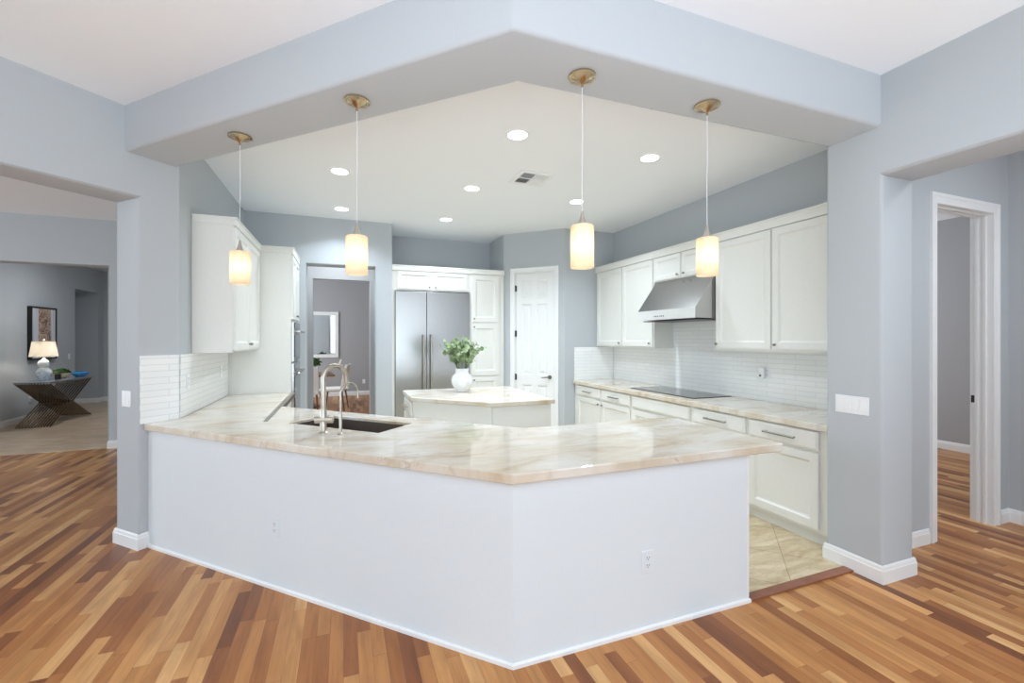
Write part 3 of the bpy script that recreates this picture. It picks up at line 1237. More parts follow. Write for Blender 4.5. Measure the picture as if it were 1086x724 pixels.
# countertop outline with the sink cut out
KS0, KS1, KM0, KM1 = 3.285, 3.815, 2.86, 4.06
slab = [SM(2.635, 5.383), (2.635 - 1.905, 1.905), (2.461, 1.905), (2.461, 2.87), (4.06 - 2.87, 2.87), (-0.53, 4.59), (-0.53, 5.736), (-1.1995, 5.736), (-1.1995, 4.19)]
bm = NB()
# split into convex-ish pieces around the hole by a triangle fill
hole = [SM(KS0, KM0), SM(KS1, KM0), SM(KS1, KM1), SM(KS0, KM1)]
top = [bm.verts.new((p[0], p[1], ZTOP)) for p in slab]
hol = [bm.verts.new((p[0], p[1], ZTOP)) for p in hole]
ed = [bm.edges.new((top[i], top[(i + 1) % len(top)])) for i in range(len(top))]
ed += [bm.edges.new((hol[i], hol[(i + 1) % 4])) for i in range(4)]
bmesh.ops.triangle_fill(bm, use_beauty=True, use_dissolve=False, edges=ed)
ret = bmesh.ops.extrude_face_region(bm, geom=bm.faces[:])
for v in [g for g in ret['geom'] if isinstance(g, bmesh.types.BMVert)]:
    v.co.z = ZUND
bmesh.ops.dissolve_limit(bm, angle_limit=0.01, verts=bm.verts[:], edges=bm.edges[:])
ct = obj('countertop', bm, 'marble')
mod = ct.modifiers.new('ease', 'BEVEL')
mod.width = 0.006
mod.segments = 2
mod.limit_method = 'ANGLE'
tag(ct, 'large angled cream stone countertop of the peninsula, with the undermount sink', 'countertop')
bm = NB()
bx(bm, -0.568, -0.5365, 3.80, 5.733, ZTOP + 0.0003, ZTOP + 0.003)
bx(bm, -0.5295, -0.526, 4.60, 5.733, ZUND + 0.01, ZTOP + 0.002)
ms = obj('metal_strip', bm, 'pull_metal', ct)

# sink (undermount basin)
t = thing('sink', 'dark graphite undermount sink in the peninsula counter, behind the faucet', 'sink')
bm = NB()
g = 0.004
so = [SM(KS0 - g, KM0 - g), SM(KS1 + g, KM0 - g), SM(KS1 + g, KM1 + g), SM(KS0 - g, KM1 + g)]
so = inset_poly(so, g + 0.0015)
si = inset_poly(so, 0.003)
zt, zb = ZTOP - 0.02, ZUND - 0.20
A = [bm.verts.new((p[0], p[1], zt)) for p in so]
B = [bm.verts.new((p[0], p[1], zb - 0.004)) for p in so]
Ai = [bm.verts.new((p[0], p[1], zt)) for p in si]
Bi = [bm.verts.new((p[0], p[1], zb)) for p in si]
for i in range(4):
    j = (i + 1) % 4
    bm.faces.new((A[i], A[j], B[j], B[i]))
    bm.faces.new((A[i], Ai[i], Ai[j], A[j]))
    bm.faces.new((Ai[i], Bi[i], Bi[j], Ai[j]))
bm.faces.new(Bi)
bm.faces.new(B)
obj('basin', bm, 'sink', t)
cx, cy = SM((KS0 + KS1) / 2, (KM0 + KM1) / 2)
bm = NB()
lathe(bm, [(0.045, zb + 0.0005), (0.045, zb + 0.003), (0.03, zb + 0.004), (0.0285, zb + 0.002)], cx, cy, 24)
obj('drain', bm, 'nickel', t)

# faucets
Z0 = ZTOP + 0.0005


def camdir(a):
    """horizontal unit direction that leaves the picture plane by angle a"""
    c_, s_ = math.cos(a), math.sin(a)
    return Vector((c_ * math.cos(YAW) + s_ * math.sin(YAW), -c_ * math.sin(YAW) + s_ * math.cos(YAW), 0))


fx, fy = SM(3.072, 3.325)
t = thing('kitchen_faucet', 'tall brushed nickel gooseneck kitchen faucet with a side lever, in front of the sink', 'faucet', (fx, fy, Z0))
d = Vector((0.80, 0.60, 0))
bm = NB()
lathe(bm, [(0.032, 0), (0.032, 0.004), (0.026, 0.008), (0.0215, 0.012), (0.0215, 0.155), (0.019, 0.16)], seg=24)
obj('base_column', bm, 'nickel', t, True)
bm = NB()
R = 0.088
pts = [(0, 0, 0.158), (0, 0, 0.25), (0, 0, 0.355)]
for k in range(1, 15):
    a = PI * k / 14 * 0.97
    p = d * (R - R * math.cos(a))
    pts.append((p.x, p.y, 0.355 + R * math.sin(a)))
tube(bm, pts, 0.0165, 16)
obj('gooseneck', bm, 'nickel', t, True)
bm = NB()
e = Vector(pts[-1])
tube(bm, [e + Vector((0, 0, -0.001)), e + Vector((0.004, 0.003, -0.03)), e + Vector((0.007, 0.005, -0.085))], [0.0175, 0.018, 0.0165], 16)
obj('spray_head', bm, 'nickel', t, True)
bm = NB()
hd = camdir(0.12)
a_, b_ = -hd * 0.052, hd * 0.062
tube(bm, [(a_.x, a_.y, 0.088), (b_.x, b_.y, 0.088)], 0.024, 18)
obj('mixer_body', bm, 'nickel', t, True)
bm = NB()
q = d * (R * 1.35)
tube(bm, [(q.x, q.y, 0.355 + R * 0.93 + 0.010), (q.x + 0.014, q.y + 0.010, 0.355 + R + 0.036)], [0.007, 0.010], 10)
obj('lever', bm, 'nickel', t, True)

fx, fy = SM(3.087, 3.125)
t = thing('filter_faucet', 'slim brushed nickel drinking-water faucet with a small curved spout', 'faucet', (fx, fy, Z0))
bm = NB()
lathe(bm, [(0.022, 0), (0.022, 0.004), (0.014, 0.009), (0.0095, 0.012), (0.0095, 0.14), (0.007, 0.145)], seg=20)
obj('base_column', bm, 'nickel', t, True)
bm = NB()
R = 0.068
pts = [(0, 0, 0.14), (0, 0, 0.2), (0, 0, 0.262)]
for k in range(1, 15):
    a = PI * k / 14
    p = d * (R - R * math.cos(a))
    pts.append((p.x, p.y, 0.262 + R * math.sin(a)))
pts.append((pts[-1][0], pts[-1][1], 0.225))
tube(bm, pts, 0.0068, 12)
obj('spout', bm, 'nickel', t, True)

# ------------------------------------------------------------------ island
isl = [(0.67, 4.80), (5.47 - 4.115, 4.115), (2.04, 4.115), (2.04, 5.50), (0.67, 5.50)]
bm = NB()
prism(bm, isl, ZUND + 0.004, ZTOP, 0.008, 2)
ic = obj('countertop', bm, 'marble')
tag(ic, 'cream stone countertop of the small kitchen island, carrying the leafy vase', 'countertop')
t = thing('kitchen_island', 'white kitchen island with clipped corner, in front of the refrigerator', 'island', (1.36, 4.8, 0))
ib = inset_poly(isl, 0.032)
bm = NB()
prism(bm, ib, TH + 0.0005, ZUND + 0.003)
for v in bm.verts:
    v.co -= Vector((1.36, 4.8, 0))
obj('body', bm, 'cabinet', t)
# two flat back panels with a joint between them
v0, v1, v2 = Vector(ib[0]), Vector(ib[1]), Vector(ib[2])
for p, q in ((v0, v1), (v1, v2)):
    dd = (q - p).normalized()
    nn = Vector((dd.y, -dd.x))
    if nn.y > 0:
        nn = -nn
    P0, P1 = p + dd * 0.004, q - dd * 0.004
    bm = NB()
    prism(bm, [tuple(P0 + nn * 0.0005), tuple(P1 + nn * 0.0005), tuple(P1 + nn * 0.008), tuple(P0 + nn * 0.008)], 0.02, ZUND)
    for v in bm.verts:
        v.co -= Vector((1.36, 4.8, 0))
    obj('back_panel', bm, 'cabinet', t)
# drawer end facing left (world -x): local frame turned
ex = ib[0][0] - 1.36
for z0, z1 in ((0.70, 0.85), (0.43, 0.68), (0.13, 0.41)):
    bm = NB()
    slab_front(bm, 0, 0.56, z0, z1)
    for v in bm.verts:
        x, y = v.co.x, v.co.y
        v.co.x, v.co.y = ex - 0.0005 + y, (4.87 - 4.8) + 0.56 - x
    dr = obj('drawer', bm, 'cabinet', t)
    bm = NB()
    yy = (4.87 - 4.8) + 0.28
    zc = (z0 + z1) / 2
    for o_ in (-0.08, 0.08):
        tube(bm, [(ex - 0.024, yy + o_, zc), (ex - 0.056, yy + o_, zc)], 0.0055, 8)
    tube(bm, [(ex - 0.058, yy - 0.1, zc), (ex - 0.058, yy + 0.1, zc)], 0.008, 10)
    obj('handle', bm, 'nickel', dr, True)

# vase with eucalyptus
vx, vy = 1.305, 5.10
t = thing('flower_vase', 'round white ceramic vase of eucalyptus on the kitchen island', 'vase', (vx, vy, ZTOP + 0.0005))
bm = NB()
lathe(bm, [(0.068, 0), (0.072, 0.006), (0.070, 0.022), (0.105, 0.065), (0.125, 0.11), (0.128, 0.145), (0.112, 0.19), (0.082, 0.215), (0.076, 0.235),
           (0.080, 0.262), (0.086, 0.272), (0.080, 0.276), (0.070, 0.262), (0.068, 0.2), (0.03, 0.1)], seg=40)
obj('vase_body', bm, 'vase', t, True)
rnd = random.Random(11)
bms, bml = NB(), NB()


def leaf(bm, c, nrm, r, long=1.0):
    nrm = nrm.normalized()
    u = nrm.orthogonal().normalized()
    u = (Matrix.Rotation(rnd.uniform(0, 2 * PI), 3, nrm) @ u)
    v = nrm.cross(u)
    n = 9
    ring = []
    for k in range(n):
        a = 2 * PI * k / n
        bend = 0.18 * r * math.cos(2 * a)
        ring.append(bm.verts.new(c + u * (math.cos(a) * r * long) + v * (math.sin(a) * r) + nrm * bend))
    cv = bm.verts.new(c - nrm * 0.12 * r)
    for k in range(n):
        bm.faces.new((cv, ring[k], ring[(k + 1) % n]))


for s in range(36):
    az = rnd.uniform(0, 2 * PI)
    lean = rnd.uniform(0.02, 1.0) ** 0.75 * 0.29
    hgt = rnd.uniform(0.22, 0.34) * (1.0 - 0.5 * (lean / 0.30) ** 2) + 0.05
    p0 = Vector((0.03 * math.cos(az), 0.03 * math.sin(az), 0.12))
    p1 = Vector((0.055 * math.cos(az), 0.055 * math.sin(az), 0.275))
    p3 = Vector((lean * math.cos(az), lean * math.sin(az), 0.275 + hgt))
    p2 = (p1 + p3) / 2 + Vector((0, 0, 0.05))
    pts = []
    for k in range(9):
        u_ = k / 8
        pts.append(p1 * (1 - u_) ** 2 + p2 * 2 * u_ * (1 - u_) + p3 * u_ ** 2)
    tube(bms, [p0] + pts, 0.0025, 5)
    for k in range(2, 9):
        for side in ((-1, 1) if k % 2 else (1,)):
            dr_ = Vector((rnd.uniform(-1, 1), rnd.uniform(-1, 1), rnd.uniform(-0.5, 0.9)))
            c = pts[k] + dr_.normalized() * 0.024
            leaf(bml, c, Vector((rnd.uniform(-1, 1), rnd.uniform(-1.2, 0.2), rnd.uniform(-0.2, 1.0))), rnd.uniform(0.018, 0.030), rnd.uniform(0.95, 1.25))
for v in bml.verts:
    rr = math.hypot(v.co.x, v.co.y)
    if v.co.z < 0.285 and rr < 0.13:
        v.co.z = 0.285 + (0.285 - v.co.z) * 0.3
obj('stems', bms, 'stem', t)
fl = obj('foliage', bml, 'leaf', t)

# ------------------------------------------------------------------ pendants
PEN = [(-0.640, 3.372), (0.069, 2.633), (1.134, 1.980), (1.944, 1.974)]
PL = ['leftmost glass cylinder pendant light, in front of the left wall cabinet',
      'pendant light with frosted glass cylinder above the sink, in front of the doorway',
      'pendant light with frosted glass cylinder nearest the camera, in front of the pantry door wall',
      'pendant light with frosted glass cylinder, rightmost of the four, in front of the range hood']
proto = None
DROP = 2.115 - BZ
for i, (x, y) in enumerate(PEN):
    if proto is None:
        t = thing('pendant_light', PL[0], 'pendant light', (x, y, BZ - 0.0005), 0, 'pendant lights under the beam')
        bm = NB()
        lathe(bm, [(0.066, 0), (0.070, -0.004), (0.070, -0.012), (0.060, -0.016), (0.056, -0.014), (0.030, -0.024), (0.012, -0.040), (0.0065, -0.046), (0.006, -0.062)], seg=36)
        obj('ceiling_canopy', bm, 'canopy_metal', t, True)
        bm = NB()
        tube(bm, [(0, 0, -0.06), (0.002, 0.001, -0.3), (-0.001, 0.001, -0.5), (0, 0, DROP + 0.07)], 0.002, 8)
        obj('cord', bm, 'cord', t, True)
        bm = NB()
        lathe(bm, [(0.005, DROP + 0.075), (0.008, DROP + 0.055), (0.014, DROP + 0.028), (0.024, DROP + 0.006), (0.024, DROP - 0.02)], seg=24)
        obj('socket_cap', bm, 'nickel', t, True)
        bm = NB()
        RS, HS = 0.0595, 0.215
        lathe(bm, [(0.022, DROP + 0.0), (RS - 0.006, DROP + 0.0), (RS, DROP - 0.006), (RS, DROP - HS), (RS - 0.004, DROP - HS), (RS - 0.004, DROP - 0.008), (0.022, DROP - 0.004)], seg=40, cap=False)
        obj('lamp_shade', bm, 'shade', t, True)
        bm = NB()
        lathe(bm, [(0.003, DROP - 0.045), (0.013, DROP - 0.05), (0.014, DROP - 0.07), (0.026, DROP - 0.10), (0.028, DROP - 0.125), (0.018, DROP - 0.148), (0.003, DROP - 0.155)], seg=20)
        obj('bulb', bm, 'bulb', t, True)
        proto = t
    else:
        t = dup(proto, (x, y, BZ - 0.0005), None, PL[i])

# ------------------------------------------------------------------ recessed lights
CANS = [((1.326, 3.36), 'recessed ceiling light nearest the camera, between the two middle pendants'),
        ((-0.035, 4.72), 'recessed ceiling light left of the sink pendant cord, the nearer of the two there'),
        ((2.632, 3.36), 'recessed ceiling light in front of the large right wall cabinet'),
        ((1.326, 4.735), 'recessed ceiling light left of the ceiling vent, above the island'),
        ((2.64, 4.745), 'recessed ceiling light behind the third pendant cord, right of the ceiling vent'),
        ((-0.025, 6.08), 'recessed ceiling light left of the sink pendant, near the doorway wall'),
        ((1.333, 6.10), 'recessed ceiling light farthest back, in front of the refrigerator alcove')]
proto = None
for (x, y), lab in CANS:
    if proto is None:
        t = thing('recessed_light', lab, 'ceiling light', (x, y, ZC - 0.0003), 0, 'recessed kitchen ceiling lights')
        bm = NB()
        lathe(bm, [(0.098, 0), (0.098, -0.004), (0.090, -0.006), (0.080, -0.003)], seg=36, cap=False)
        obj('trim_ring', bm, 'trim', t, True)
        bm = NB()
        lathe(bm, [(0.082, -0.0005), (0.082, -0.0025), (0.05, -0.004), (0.002, -0.0045)], seg=36)
        obj('lens', bm, 'can_light', t, True)
        proto = t
    else:
        dup(proto, (x, y, ZC - 0.0003), None, lab)
    disk('downlight', (x, y, ZC - 0.02), 0.15, 10 if y > 5.5 else (8 if x < 0.5 else 16) if y > 4 else (4 if x > 2 else 6), (0.78, 0.89, 1.0), math.radians(130))

# ------------------------------------------------------------------ ceiling vent
t = thing('ceiling_vent', 'square white air vent with four louvred quarters in the kitchen ceiling', 'vent', (1.82, 4.225, ZC - 0.0005))
bm = NB()
a = 0.185
bx(bm, -a, a, -a, -a + 0.045, -0.008, 0)
bx(bm, -a, a, a - 0.045, a, -0.008, 0)
bx(bm, -a, -a + 0.045, -a + 0.045, a - 0.045, -0.008, 0)
bx(bm, a - 0.045, a, -a + 0.045, a - 0.045, -0.008, 0)
bx(bm, -0.008, 0.008, -a + 0.045, a - 0.045, -0.008, 0)
bx(bm, -a + 0.045, -0.008, -0.008, 0.008, -0.008, 0)
bx(bm, 0.008, a - 0.045, -0.008, 0.008, -0.008, 0)
obj('frame', bm, 'trim', t)
bm = NB()
bx(bm, -a + 0.045, a - 0.045, -a + 0.045, a - 0.045, -0.0015, -0.0002)
obj('backing', bm, 'slot', t)
q = a - 0.045
for qx, qy, ax in ((-1, -1, 0), (1, -1, 1), (-1, 1, 1), (1, 1, 0)):
    bm = NB()
    x0, x1 = (0.009, q) if qx > 0 else (-q, -0.009)
    y0, y1 = (0.009, q) if qy > 0 else (-q, -0.009)
    for k in range(6):
        f = (k + 0.5) / 6
        if ax == 0:
            yc = y0 + (y1 - y0) * f
            vs = bx(bm, x0, x1, yc - 0.0012, yc + 0.0012, -0.011, -0.002)
            for v in vs:
                if v.co.z < -0.006:
                    v.co.y += 0.008 * qy
        else:
            xc = x0 + (x1 - x0) * f
            vs = bx(bm, xc - 0.0012, xc + 0.0012, y0, y1, -0.011, -0.002)
            for v in vs:
                if v.co.z < -0.006:
                    v.co.x += 0.008 * qx
    obj('louvre', bm, 'trim', t)


# ------------------------------------------------------------------ outlets and switches
def plate(bm, w, h, t_=0.005):
    bx(bm, -w / 2, w / 2, -t_, -0.0002, -h / 2, h / 2, 0.0015)


def outlet(label, loc, rotz, mat='plastic', name='wall_outlet'):
    """duplex outlet; faces local -y"""
    t = thing(name, label, 'outlet', loc, rotz)
    bm = NB()
    plate(bm, 0.072, 0.118)
    obj('cover_plate', bm, mat, t)
    for zc in (-0.02, 0.02):
        bm = NB()
        bx(bm, -0.016, 0.016, -0.0068, -0.0052, zc - 0.014, zc + 0.014, 0.0008)
        s = obj('socket', bm, mat, t)
        bm = NB()
        for sx in (-0.0065, 0.0065):
            bx(bm, sx - 0.0014, sx + 0.0014, -0.0072, -0.0069, zc - 0.001, zc + 0.008)
        tube(bm, [(0, -0.0069, zc - 0.0075), (0, -0.0072, zc - 0.0075)], 0.0028, 10)
        obj('slots', bm, 'slot', s)
    return t


def switch(label, loc, rotz, n):
    t = thing('light_switch', label, 'light switch', loc, rotz)
    w = 0.07 + 0.046 * (n - 1)
    bm = NB()
    plate(bm, w, 0.118)
    obj('cover_plate', bm, 'plastic', t)
    for k in range(n):
        xc = (k - (n - 1) / 2) * 0.046
        bm = NB()
        vs = bx(bm, xc - 0.0165, xc + 0.0165, -0.0078, -0.0052, -0.033, 0.033)
        for v in vs:
            if v.co.y < -0.006 and v.co.z > 0:
                v.co.y = -0.0058
        obj('rocker', bm, 'trim', t)
    return t


outlet('white outlet low on the left face of the peninsula base', SM(2.675, 3.462) + (0.38,), -PI / 4, 'panel')
outlet('white outlet low on the right face of the peninsula base', (1.50, 1.935, 0.364), 0, 'panel')
switch('wide four-rocker white light switch on the right wall end beside the cooktop counter', (3.165, 1.955, 1.10), -PI / 2, 4)
sx_, sy_ = SM(2.59, 5.605)
switch('two-rocker white light switch on the end of the left wall, beside the peninsula', (sx_, sy_, 1.094), -PI / 4, 2)
outlet('white outlet on the left backsplash nearest its corner, behind the counter end', (-1.2005, 4.36, 1.19), PI / 2)
outlet('white outlet on the left backsplash under the wall cabinet, close to the oven tower', (-1.2005, 5.42, 1.20), PI / 2)
outlet('white outlet on the cooktop backsplash holding a small plug-in air freshener', (XW - 0.0075, 3.235, 1.198), -PI / 2)
t = thing('air_freshener', 'white plug-in air freshener with dark button on the cooktop backsplash outlet', 'air freshener', (XW - 0.0155, 3.275, 1.198), -PI / 2)
bm = NB()
bx(bm, -0.032, 0.03, -0.04, 0.0, -0.058, 0.058, 0.012, 3)
obj('housing', bm, 'plastic', t, True)
bm = NB()
tube(bm, [(-0.004, -0.0402, -0.028), (-0.004, -0.043, -0.028)], 0.011, 14)
obj('button', bm, 'slot', t)
outlet('white outlet low on the grey dining room wall, seen through the doorway', (0.52, 12.82, 0.37), 0)
outlet('white outlet on the grey entry wall behind the console table', (-5.54, 11.05, 0.40), PI / 2)
t = thing('night_light', 'small round white plug-in night light on the entry wall outlet', 'night light', (-5.5315, 11.05, 0.43), PI / 2)
bm = NB()
tube(bm, [(0, 0.0, 0), (0, -0.03, 0), (0, -0.045, 0)], [0.045, 0.045, 0.03], 20)
obj('lens', bm, 'plastic', t, True)
bm = NB()
bx(bm, -0.012, 0.012, -0.02, 0.0, -0.075, -0.047)
obj('plug_body', bm, 'plastic', t)
switch('single white light switch on the grey entry wall above the potted plant', (-5.54, 12.33, 1.16), PI / 2, 1)

# ------------------------------------------------------------------ entry: console table, lamp, picture, bowl
TZ = 0.79
CX0, CX1, CY0, CY1 = -5.23, -4.745, 10.02, 11.38
t = thing('console_table', 'metal console table of bent slats forming an X, carrying the lit lamp', 'table', ((CX0 + CX1) / 2, (CY0 + CY1) / 2, TH))
wx, wy = (CX1 - CX0), (CY1 - CY0)
NR = 12
mslat = plain('bronzed_steel_bar', srgb(150, 134, 116), 0.2, 1.0, 0.08)
for k in range(NR):
    x = -wx / 2 + wx * (k + 0.5) / NR
    bm = NB()
    hw = 0.009
    th = 0.01

    def bar(p, q):
        # flat bar between two (y, z) points
        d_ = Vector((q[0] - p[0], q[1] - p[1])).normalized()
        n_ = Vector((-d_.y, d_.x)) * th
        c_ = [(p[0] + n_.x, p[1] + n_.y), (q[0] + n_.x, q[1] + n_.y), (q[0] - n_.x, q[1] - n_.y), (p[0] - n_.x, p[1] - n_.y)]
        a_ = [bm.verts.new((x - hw, y_, z_)) for y_, z_ in c_]
        b_ = [bm.verts.new((x + hw, y_, z_)) for y_, z_ in c_]
        bm.faces.new(a_)
        bm.faces.new(b_[::-1])
        for i in range(4):
            j = (i + 1) % 4
            bm.faces.new((a_[i], a_[j], b_[j], b_[i]))
    y0, y1 = -wy / 2, wy / 2
    bar((y0, TZ - 0.03), (-0.015, 0.37))
    bar((-0.015, 0.37), (y0 + 0.02, 0.014))
    bar((y1, TZ - 0.03), (0.015, 0.37))
    bar((0.015, 0.37), (y1 - 0.02, 0.014))
    obj('slat', bm, mslat, t)
bm = NB()
bx(bm, -wx / 2, wx / 2, -0.014, 0.014, 0.355, 0.385)
bx(bm, -wx / 2, wx / 2, -wy / 2 + 0.045, -wy / 2 + 0.06, 0.03, 0.045)
bx(bm, -wx / 2, wx / 2, wy / 2 - 0.06, wy / 2 - 0.045, 0.03, 0.045)
obj('stretcher', bm, mslat, t)
for k in range(NR):
    x = -wx / 2 + wx * (k + 0.5) / NR
    bm = NB()
    bx(bm, x - 0.011, x + 0.011, -wy / 2 - 0.02, wy / 2 + 0.02, TZ - 0.04, TZ - 0.012)
    obj('top_bar', bm, 'nickel', t)
bm = NB()
bx(bm, -wx / 2 - 0.0, wx / 2 + 0.0, -wy / 2 - 0.018, wy / 2 + 0.02, TZ - 0.0115, TZ - 0.004)
obj('tabletop', bm, plain('blue_grey_glass_top', srgb(150, 160, 176), 0.12, 0.3), t)
ZT2 = TZ - 0.004 + TH + 0.0005

t = thing('table_lamp', 'lit table lamp with white drum shade and marbled blue ceramic base on the console table', 'lamp', (-5.08, 10.52, ZT2))
bm = NB()
lathe(bm, [(0.055, 0), (0.06, 0.01), (0.075, 0.04), (0.103, 0.09), (0.112, 0.13), (0.10, 0.18), (0.066, 0.215), (0.058, 0.23), (0.074, 0.26), (0.082, 0.30), (0.068, 0.34), (0.032, 0.375), (0.015, 0.40)], seg=32)
obj('lamp_base', bm, 'lamp_ceramic', t, True)
bm = NB()
tube(bm, [(0, 0, 0.398), (0, 0, 0.46)], 0.012, 12)
obj('stem', bm, 'nickel', t, True)
bm = NB()
lathe(bm, [(0.19, 0.425), (0.15, 0.70), (0.148, 0.70), (0.188, 0.425)], seg=40, cap=False)
obj('lamp_shade', bm, 'lampshade', t, True)
bm = NB()
lathe(bm, [(0.003, 0.71), (0.016, 0.716), (0.02, 0.73), (0.012, 0.745), (0.003, 0.75)], seg=16)
tube(bm, [(0, 0, 0.45), (0, 0, 0.712)], 0.003, 6)
for k in range(3):
    a = 2 * PI * k / 3
    tube(bm, [(0, 0, 0.695), (0.1495 * math.cos(a), 0.1495 * math.sin(a), 0.695)], 0.002, 6)
obj('finial', bm, 'nickel', t, True)
bm = NB()
lathe(bm, [(0.004, 0.46), (0.015, 0.47), (0.035, 0.53), (0.03, 0.57), (0.005, 0.59)], seg=16)
obj('bulb', bm, emis('table_lamp_bulb', (1.0, 0.95, 0.88, 1), 60.0), t, True)

t = thing('framed_picture', 'black deep-framed abstract print on the grey entry wall behind the lamp', 'picture', (-5.539, 11.37, 1.645))
bm = NB()
pw, ph, fd, fb = 0.395, 0.51, 0.065, 0.028
bx(bm, 0, fd, -pw, -pw + fb, -ph, ph)
bx(bm, 0, fd, pw - fb, pw, -ph, ph)
bx(bm, 0, fd, -pw + fb, pw - fb, -ph, -ph + fb)
bx(bm, 0, fd, -pw + fb, pw - fb, ph - fb, ph)
obj('frame', bm, 'black_frame', t)
bm = NB()
bx(bm, 0.001, fd - 0.012, -pw + fb + 0.0005, pw - fb - 0.0005, -ph + fb + 0.0005, ph - fb - 0.0005)
obj('print', bm, 'picture', t)

t = thing('wooden_bowl', 'pale shallow bowl on the console table, right of the lamp', 'bowl', (-5.02, 10.92, ZT2))
bm = NB()
lathe(bm, [(0.06, 0), (0.065, 0.006), (0.11, 0.045), (0.145, 0.095), (0.139, 0.096), (0.105, 0.05), (0.05, 0.014), (0.005, 0.012)], seg=32)
obj('bowl_body', bm, 'bowl_wood', t, True)
t = thing('potted_plant', 'small leafy green plant sitting in the pale bowl on the console table', 'plant', (-5.02, 10.92, ZT2 + 0.02))
bm = NB()
rnd = random.Random(4)
lathe(bm, [(0.02, 0), (0.035, 0.01), (0.085, 0.06), (0.06, 0.075), (0.004, 0.078)], seg=20)
obj('moss', bm, 'leaf_dark', t, True)
bm = NB()
for k in range(150):
    a, e_ = rnd.uniform(0, 2 * PI), rnd.uniform(0.1, 1.45)
    d_ = Vector((math.cos(a) * math.cos(e_), math.sin(a) * math.cos(e_), math.sin(e_) * 0.62))
    c = Vector((0, 0, 0.07)) + d_ * rnd.uniform(0.07, 0.13)
    leaf(bm, c, Vector((rnd.uniform(-1, 1), rnd.uniform(-1, 1), rnd.uniform(0, 1))), 0.02, 1.5)
obj('foliage', bm, 'leaf_dark', t)
t = thing('candle_cup', 'small black cup between the lamp base and the pale bowl', 'cup', (-4.93, 10.62, ZT2))
bm = NB()
lathe(bm, [(0.035, 0), (0.04, 0.005), (0.042, 0.10), (0.038, 0.10), (0.034, 0.01), (0.003, 0.008)], seg=24)
obj('cup_body', bm, 'black_frame', t, True)
t = thing('ceramic_dish', 'blue ceramic bowl at the far end of the console table', 'bowl', (-4.88, 11.24, ZT2))
bm = NB()
lathe(bm, [(0.05, 0), (0.06, 0.004), (0.115, 0.04), (0.13, 0.075), (0.10, 0.10), (0.092, 0.10), (0.118, 0.07), (0.1, 0.04), (0.004, 0.01)], seg=32)
obj('bowl_body', bm, 'blue_ceramic', t, True)

# ------------------------------------------------------------------ dining room glimpse
t = thing('wall_mirror', 'white framed mirror on the grey dining room wall, seen through the doorway', 'mirror', (-0.66, 12.818, 1.645))
bm = NB()
mw, mh, mf = 0.53, 0.61, 0.09
bx(bm, -mw, mw, -0.04, 0, mh - mf, mh, 0.004)
bx(bm, -mw, mw, -0.04, 0, -mh, -mh + mf, 0.004)
bx(bm, -mw, -mw + mf, -0.04, 0, -mh + mf, mh - mf, 0.004)
bx(bm, mw - mf, mw, -0.04, 0, -mh + mf, mh - mf, 0.004)
obj('frame', bm, 'trim', t)
bm = NB()
bx(bm, -mw + mf, mw - mf, -0.014, -0.001, -mh + mf, mh - mf)
obj('mirror_glass', bm, 'mirror', t)

t = thing('dining_table', 'brown wooden dining table with a heavy pedestal, behind the gooseneck faucet', 'table', (-0.72, 10.9, 0), 0.1)
bm = NB()
bx(bm, -0.75, 0.5, -0.5, 0.5, 0.71, 0.75, 0.006)
obj('tabletop', bm, 'wood_dark', t)
bm = NB()
lathe(bm, [(0.30, 0.0), (0.30, 0.04), (0.12, 0.09), (0.09, 0.2), (0.13, 0.4), (0.10, 0.6), (0.2, 0.7), (0.2, 0.7095)], -0.1, 0, 28)
obj('pedestal', bm, 'wood_dark', t, True)


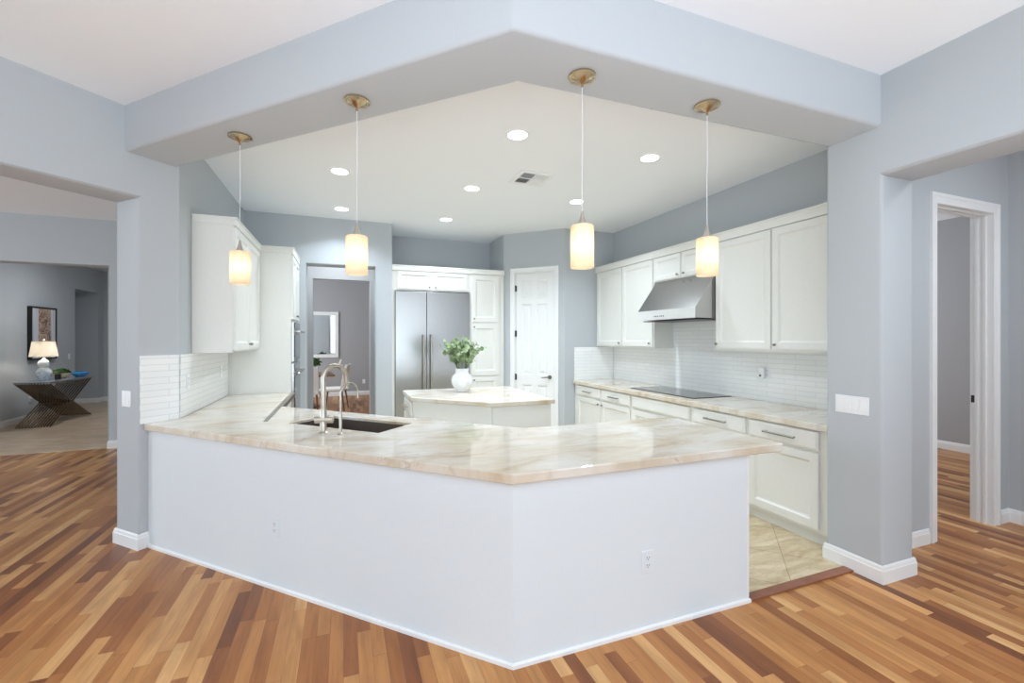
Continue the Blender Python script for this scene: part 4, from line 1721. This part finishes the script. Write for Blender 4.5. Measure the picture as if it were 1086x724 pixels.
def dining_chair(label, loc, rz):
    t = thing('dining_chair', label, 'chair', loc, rz, 'white dining chairs')
    bm = NB()
    bx(bm, -0.24, 0.24, -0.23, 0.23, 0.42, 0.49, 0.02, 3)
    obj('seat', bm, 'chair_white', t, True)
    bm = NB()
    n = 10
    fr, bk = [], []
    for j in range(9):
        z = 0.46 + 0.52 * j / 8
        for lst, o in ((fr, 0), (bk, 0.05)):
            lst.append([bm.verts.new((-0.24 + 0.48 * i / n, 0.19 + o + 0.09 * (j / 8) ** 1.5 - 0.03 * abs(i / n - 0.5) * 2, z)) for i in range(n + 1)])
    for lst in (fr, bk):
        for a_, b_ in zip(lst, lst[1:]):
            for i in range(n):
                bm.faces.new((a_[i], a_[i + 1], b_[i + 1], b_[i]))
    for i in range(n):
        bm.faces.new((fr[0][i], fr[0][i + 1], bk[0][i + 1], bk[0][i]))
        bm.faces.new((fr[-1][i], fr[-1][i + 1], bk[-1][i + 1], bk[-1][i]))
    for a_, b_, c_, d_ in zip(fr, fr[1:], bk, bk[1:]):
        bm.faces.new((a_[0], b_[0], d_[0], c_[0]))
        bm.faces.new((a_[-1], b_[-1], d_[-1], c_[-1]))
    obj('backrest', bm, 'chair_white', t, True)
    for sx in (-1, 1):
        for sy in (-1, 1):
            bm = NB()
            tube(bm, [(sx * 0.24, sy * 0.24, 0.0), (sx * 0.2, sy * 0.18, 0.425)], [0.012, 0.02], 8)
            obj('leg', bm, 'wood_dark', t, True)
    return t


c0 = dining_chair('white dining chair right of the dining table, turned sideways behind the faucet', (-0.18, 10.35, 0), -1.75)
dup(c0, (-0.68, 9.9, 0), 3.0, 'white dining chair seen from behind at the left edge of the doorway')
t = thing('plant_pot', 'white pot with dark green leaves on the dining table, at the doorway edge', 'plant', (-0.62, 10.72, 0.7505))
bm = NB()
lathe(bm, [(0.06, 0), (0.075, 0.005), (0.095, 0.13), (0.088, 0.13), (0.07, 0.02), (0.004, 0.015)], seg=24)
obj('pot', bm, 'vase', t, True)
bm = NB()
for k in range(160):
    a, e_ = rnd.uniform(0, 2 * PI), rnd.uniform(0.0, 1.5)
    d_ = Vector((math.cos(a) * math.cos(e_), math.sin(a) * math.cos(e_), math.sin(e_)))
    leaf(bm, Vector((0, 0, 0.2)) + d_ * rnd.uniform(0.04, 0.17), Vector((rnd.uniform(-1, 1), rnd.uniform(-1, 1), rnd.uniform(0, 1))), 0.026, 1.5)
for k in range(12):
    a = rnd.uniform(0, 2 * PI)
    tube(bm, [(0.02 * math.cos(a), 0.02 * math.sin(a), 0.03), (0.09 * math.cos(a), 0.09 * math.sin(a), 0.27)], 0.003, 5)
obj('foliage', bm, 'leaf_dark', t)
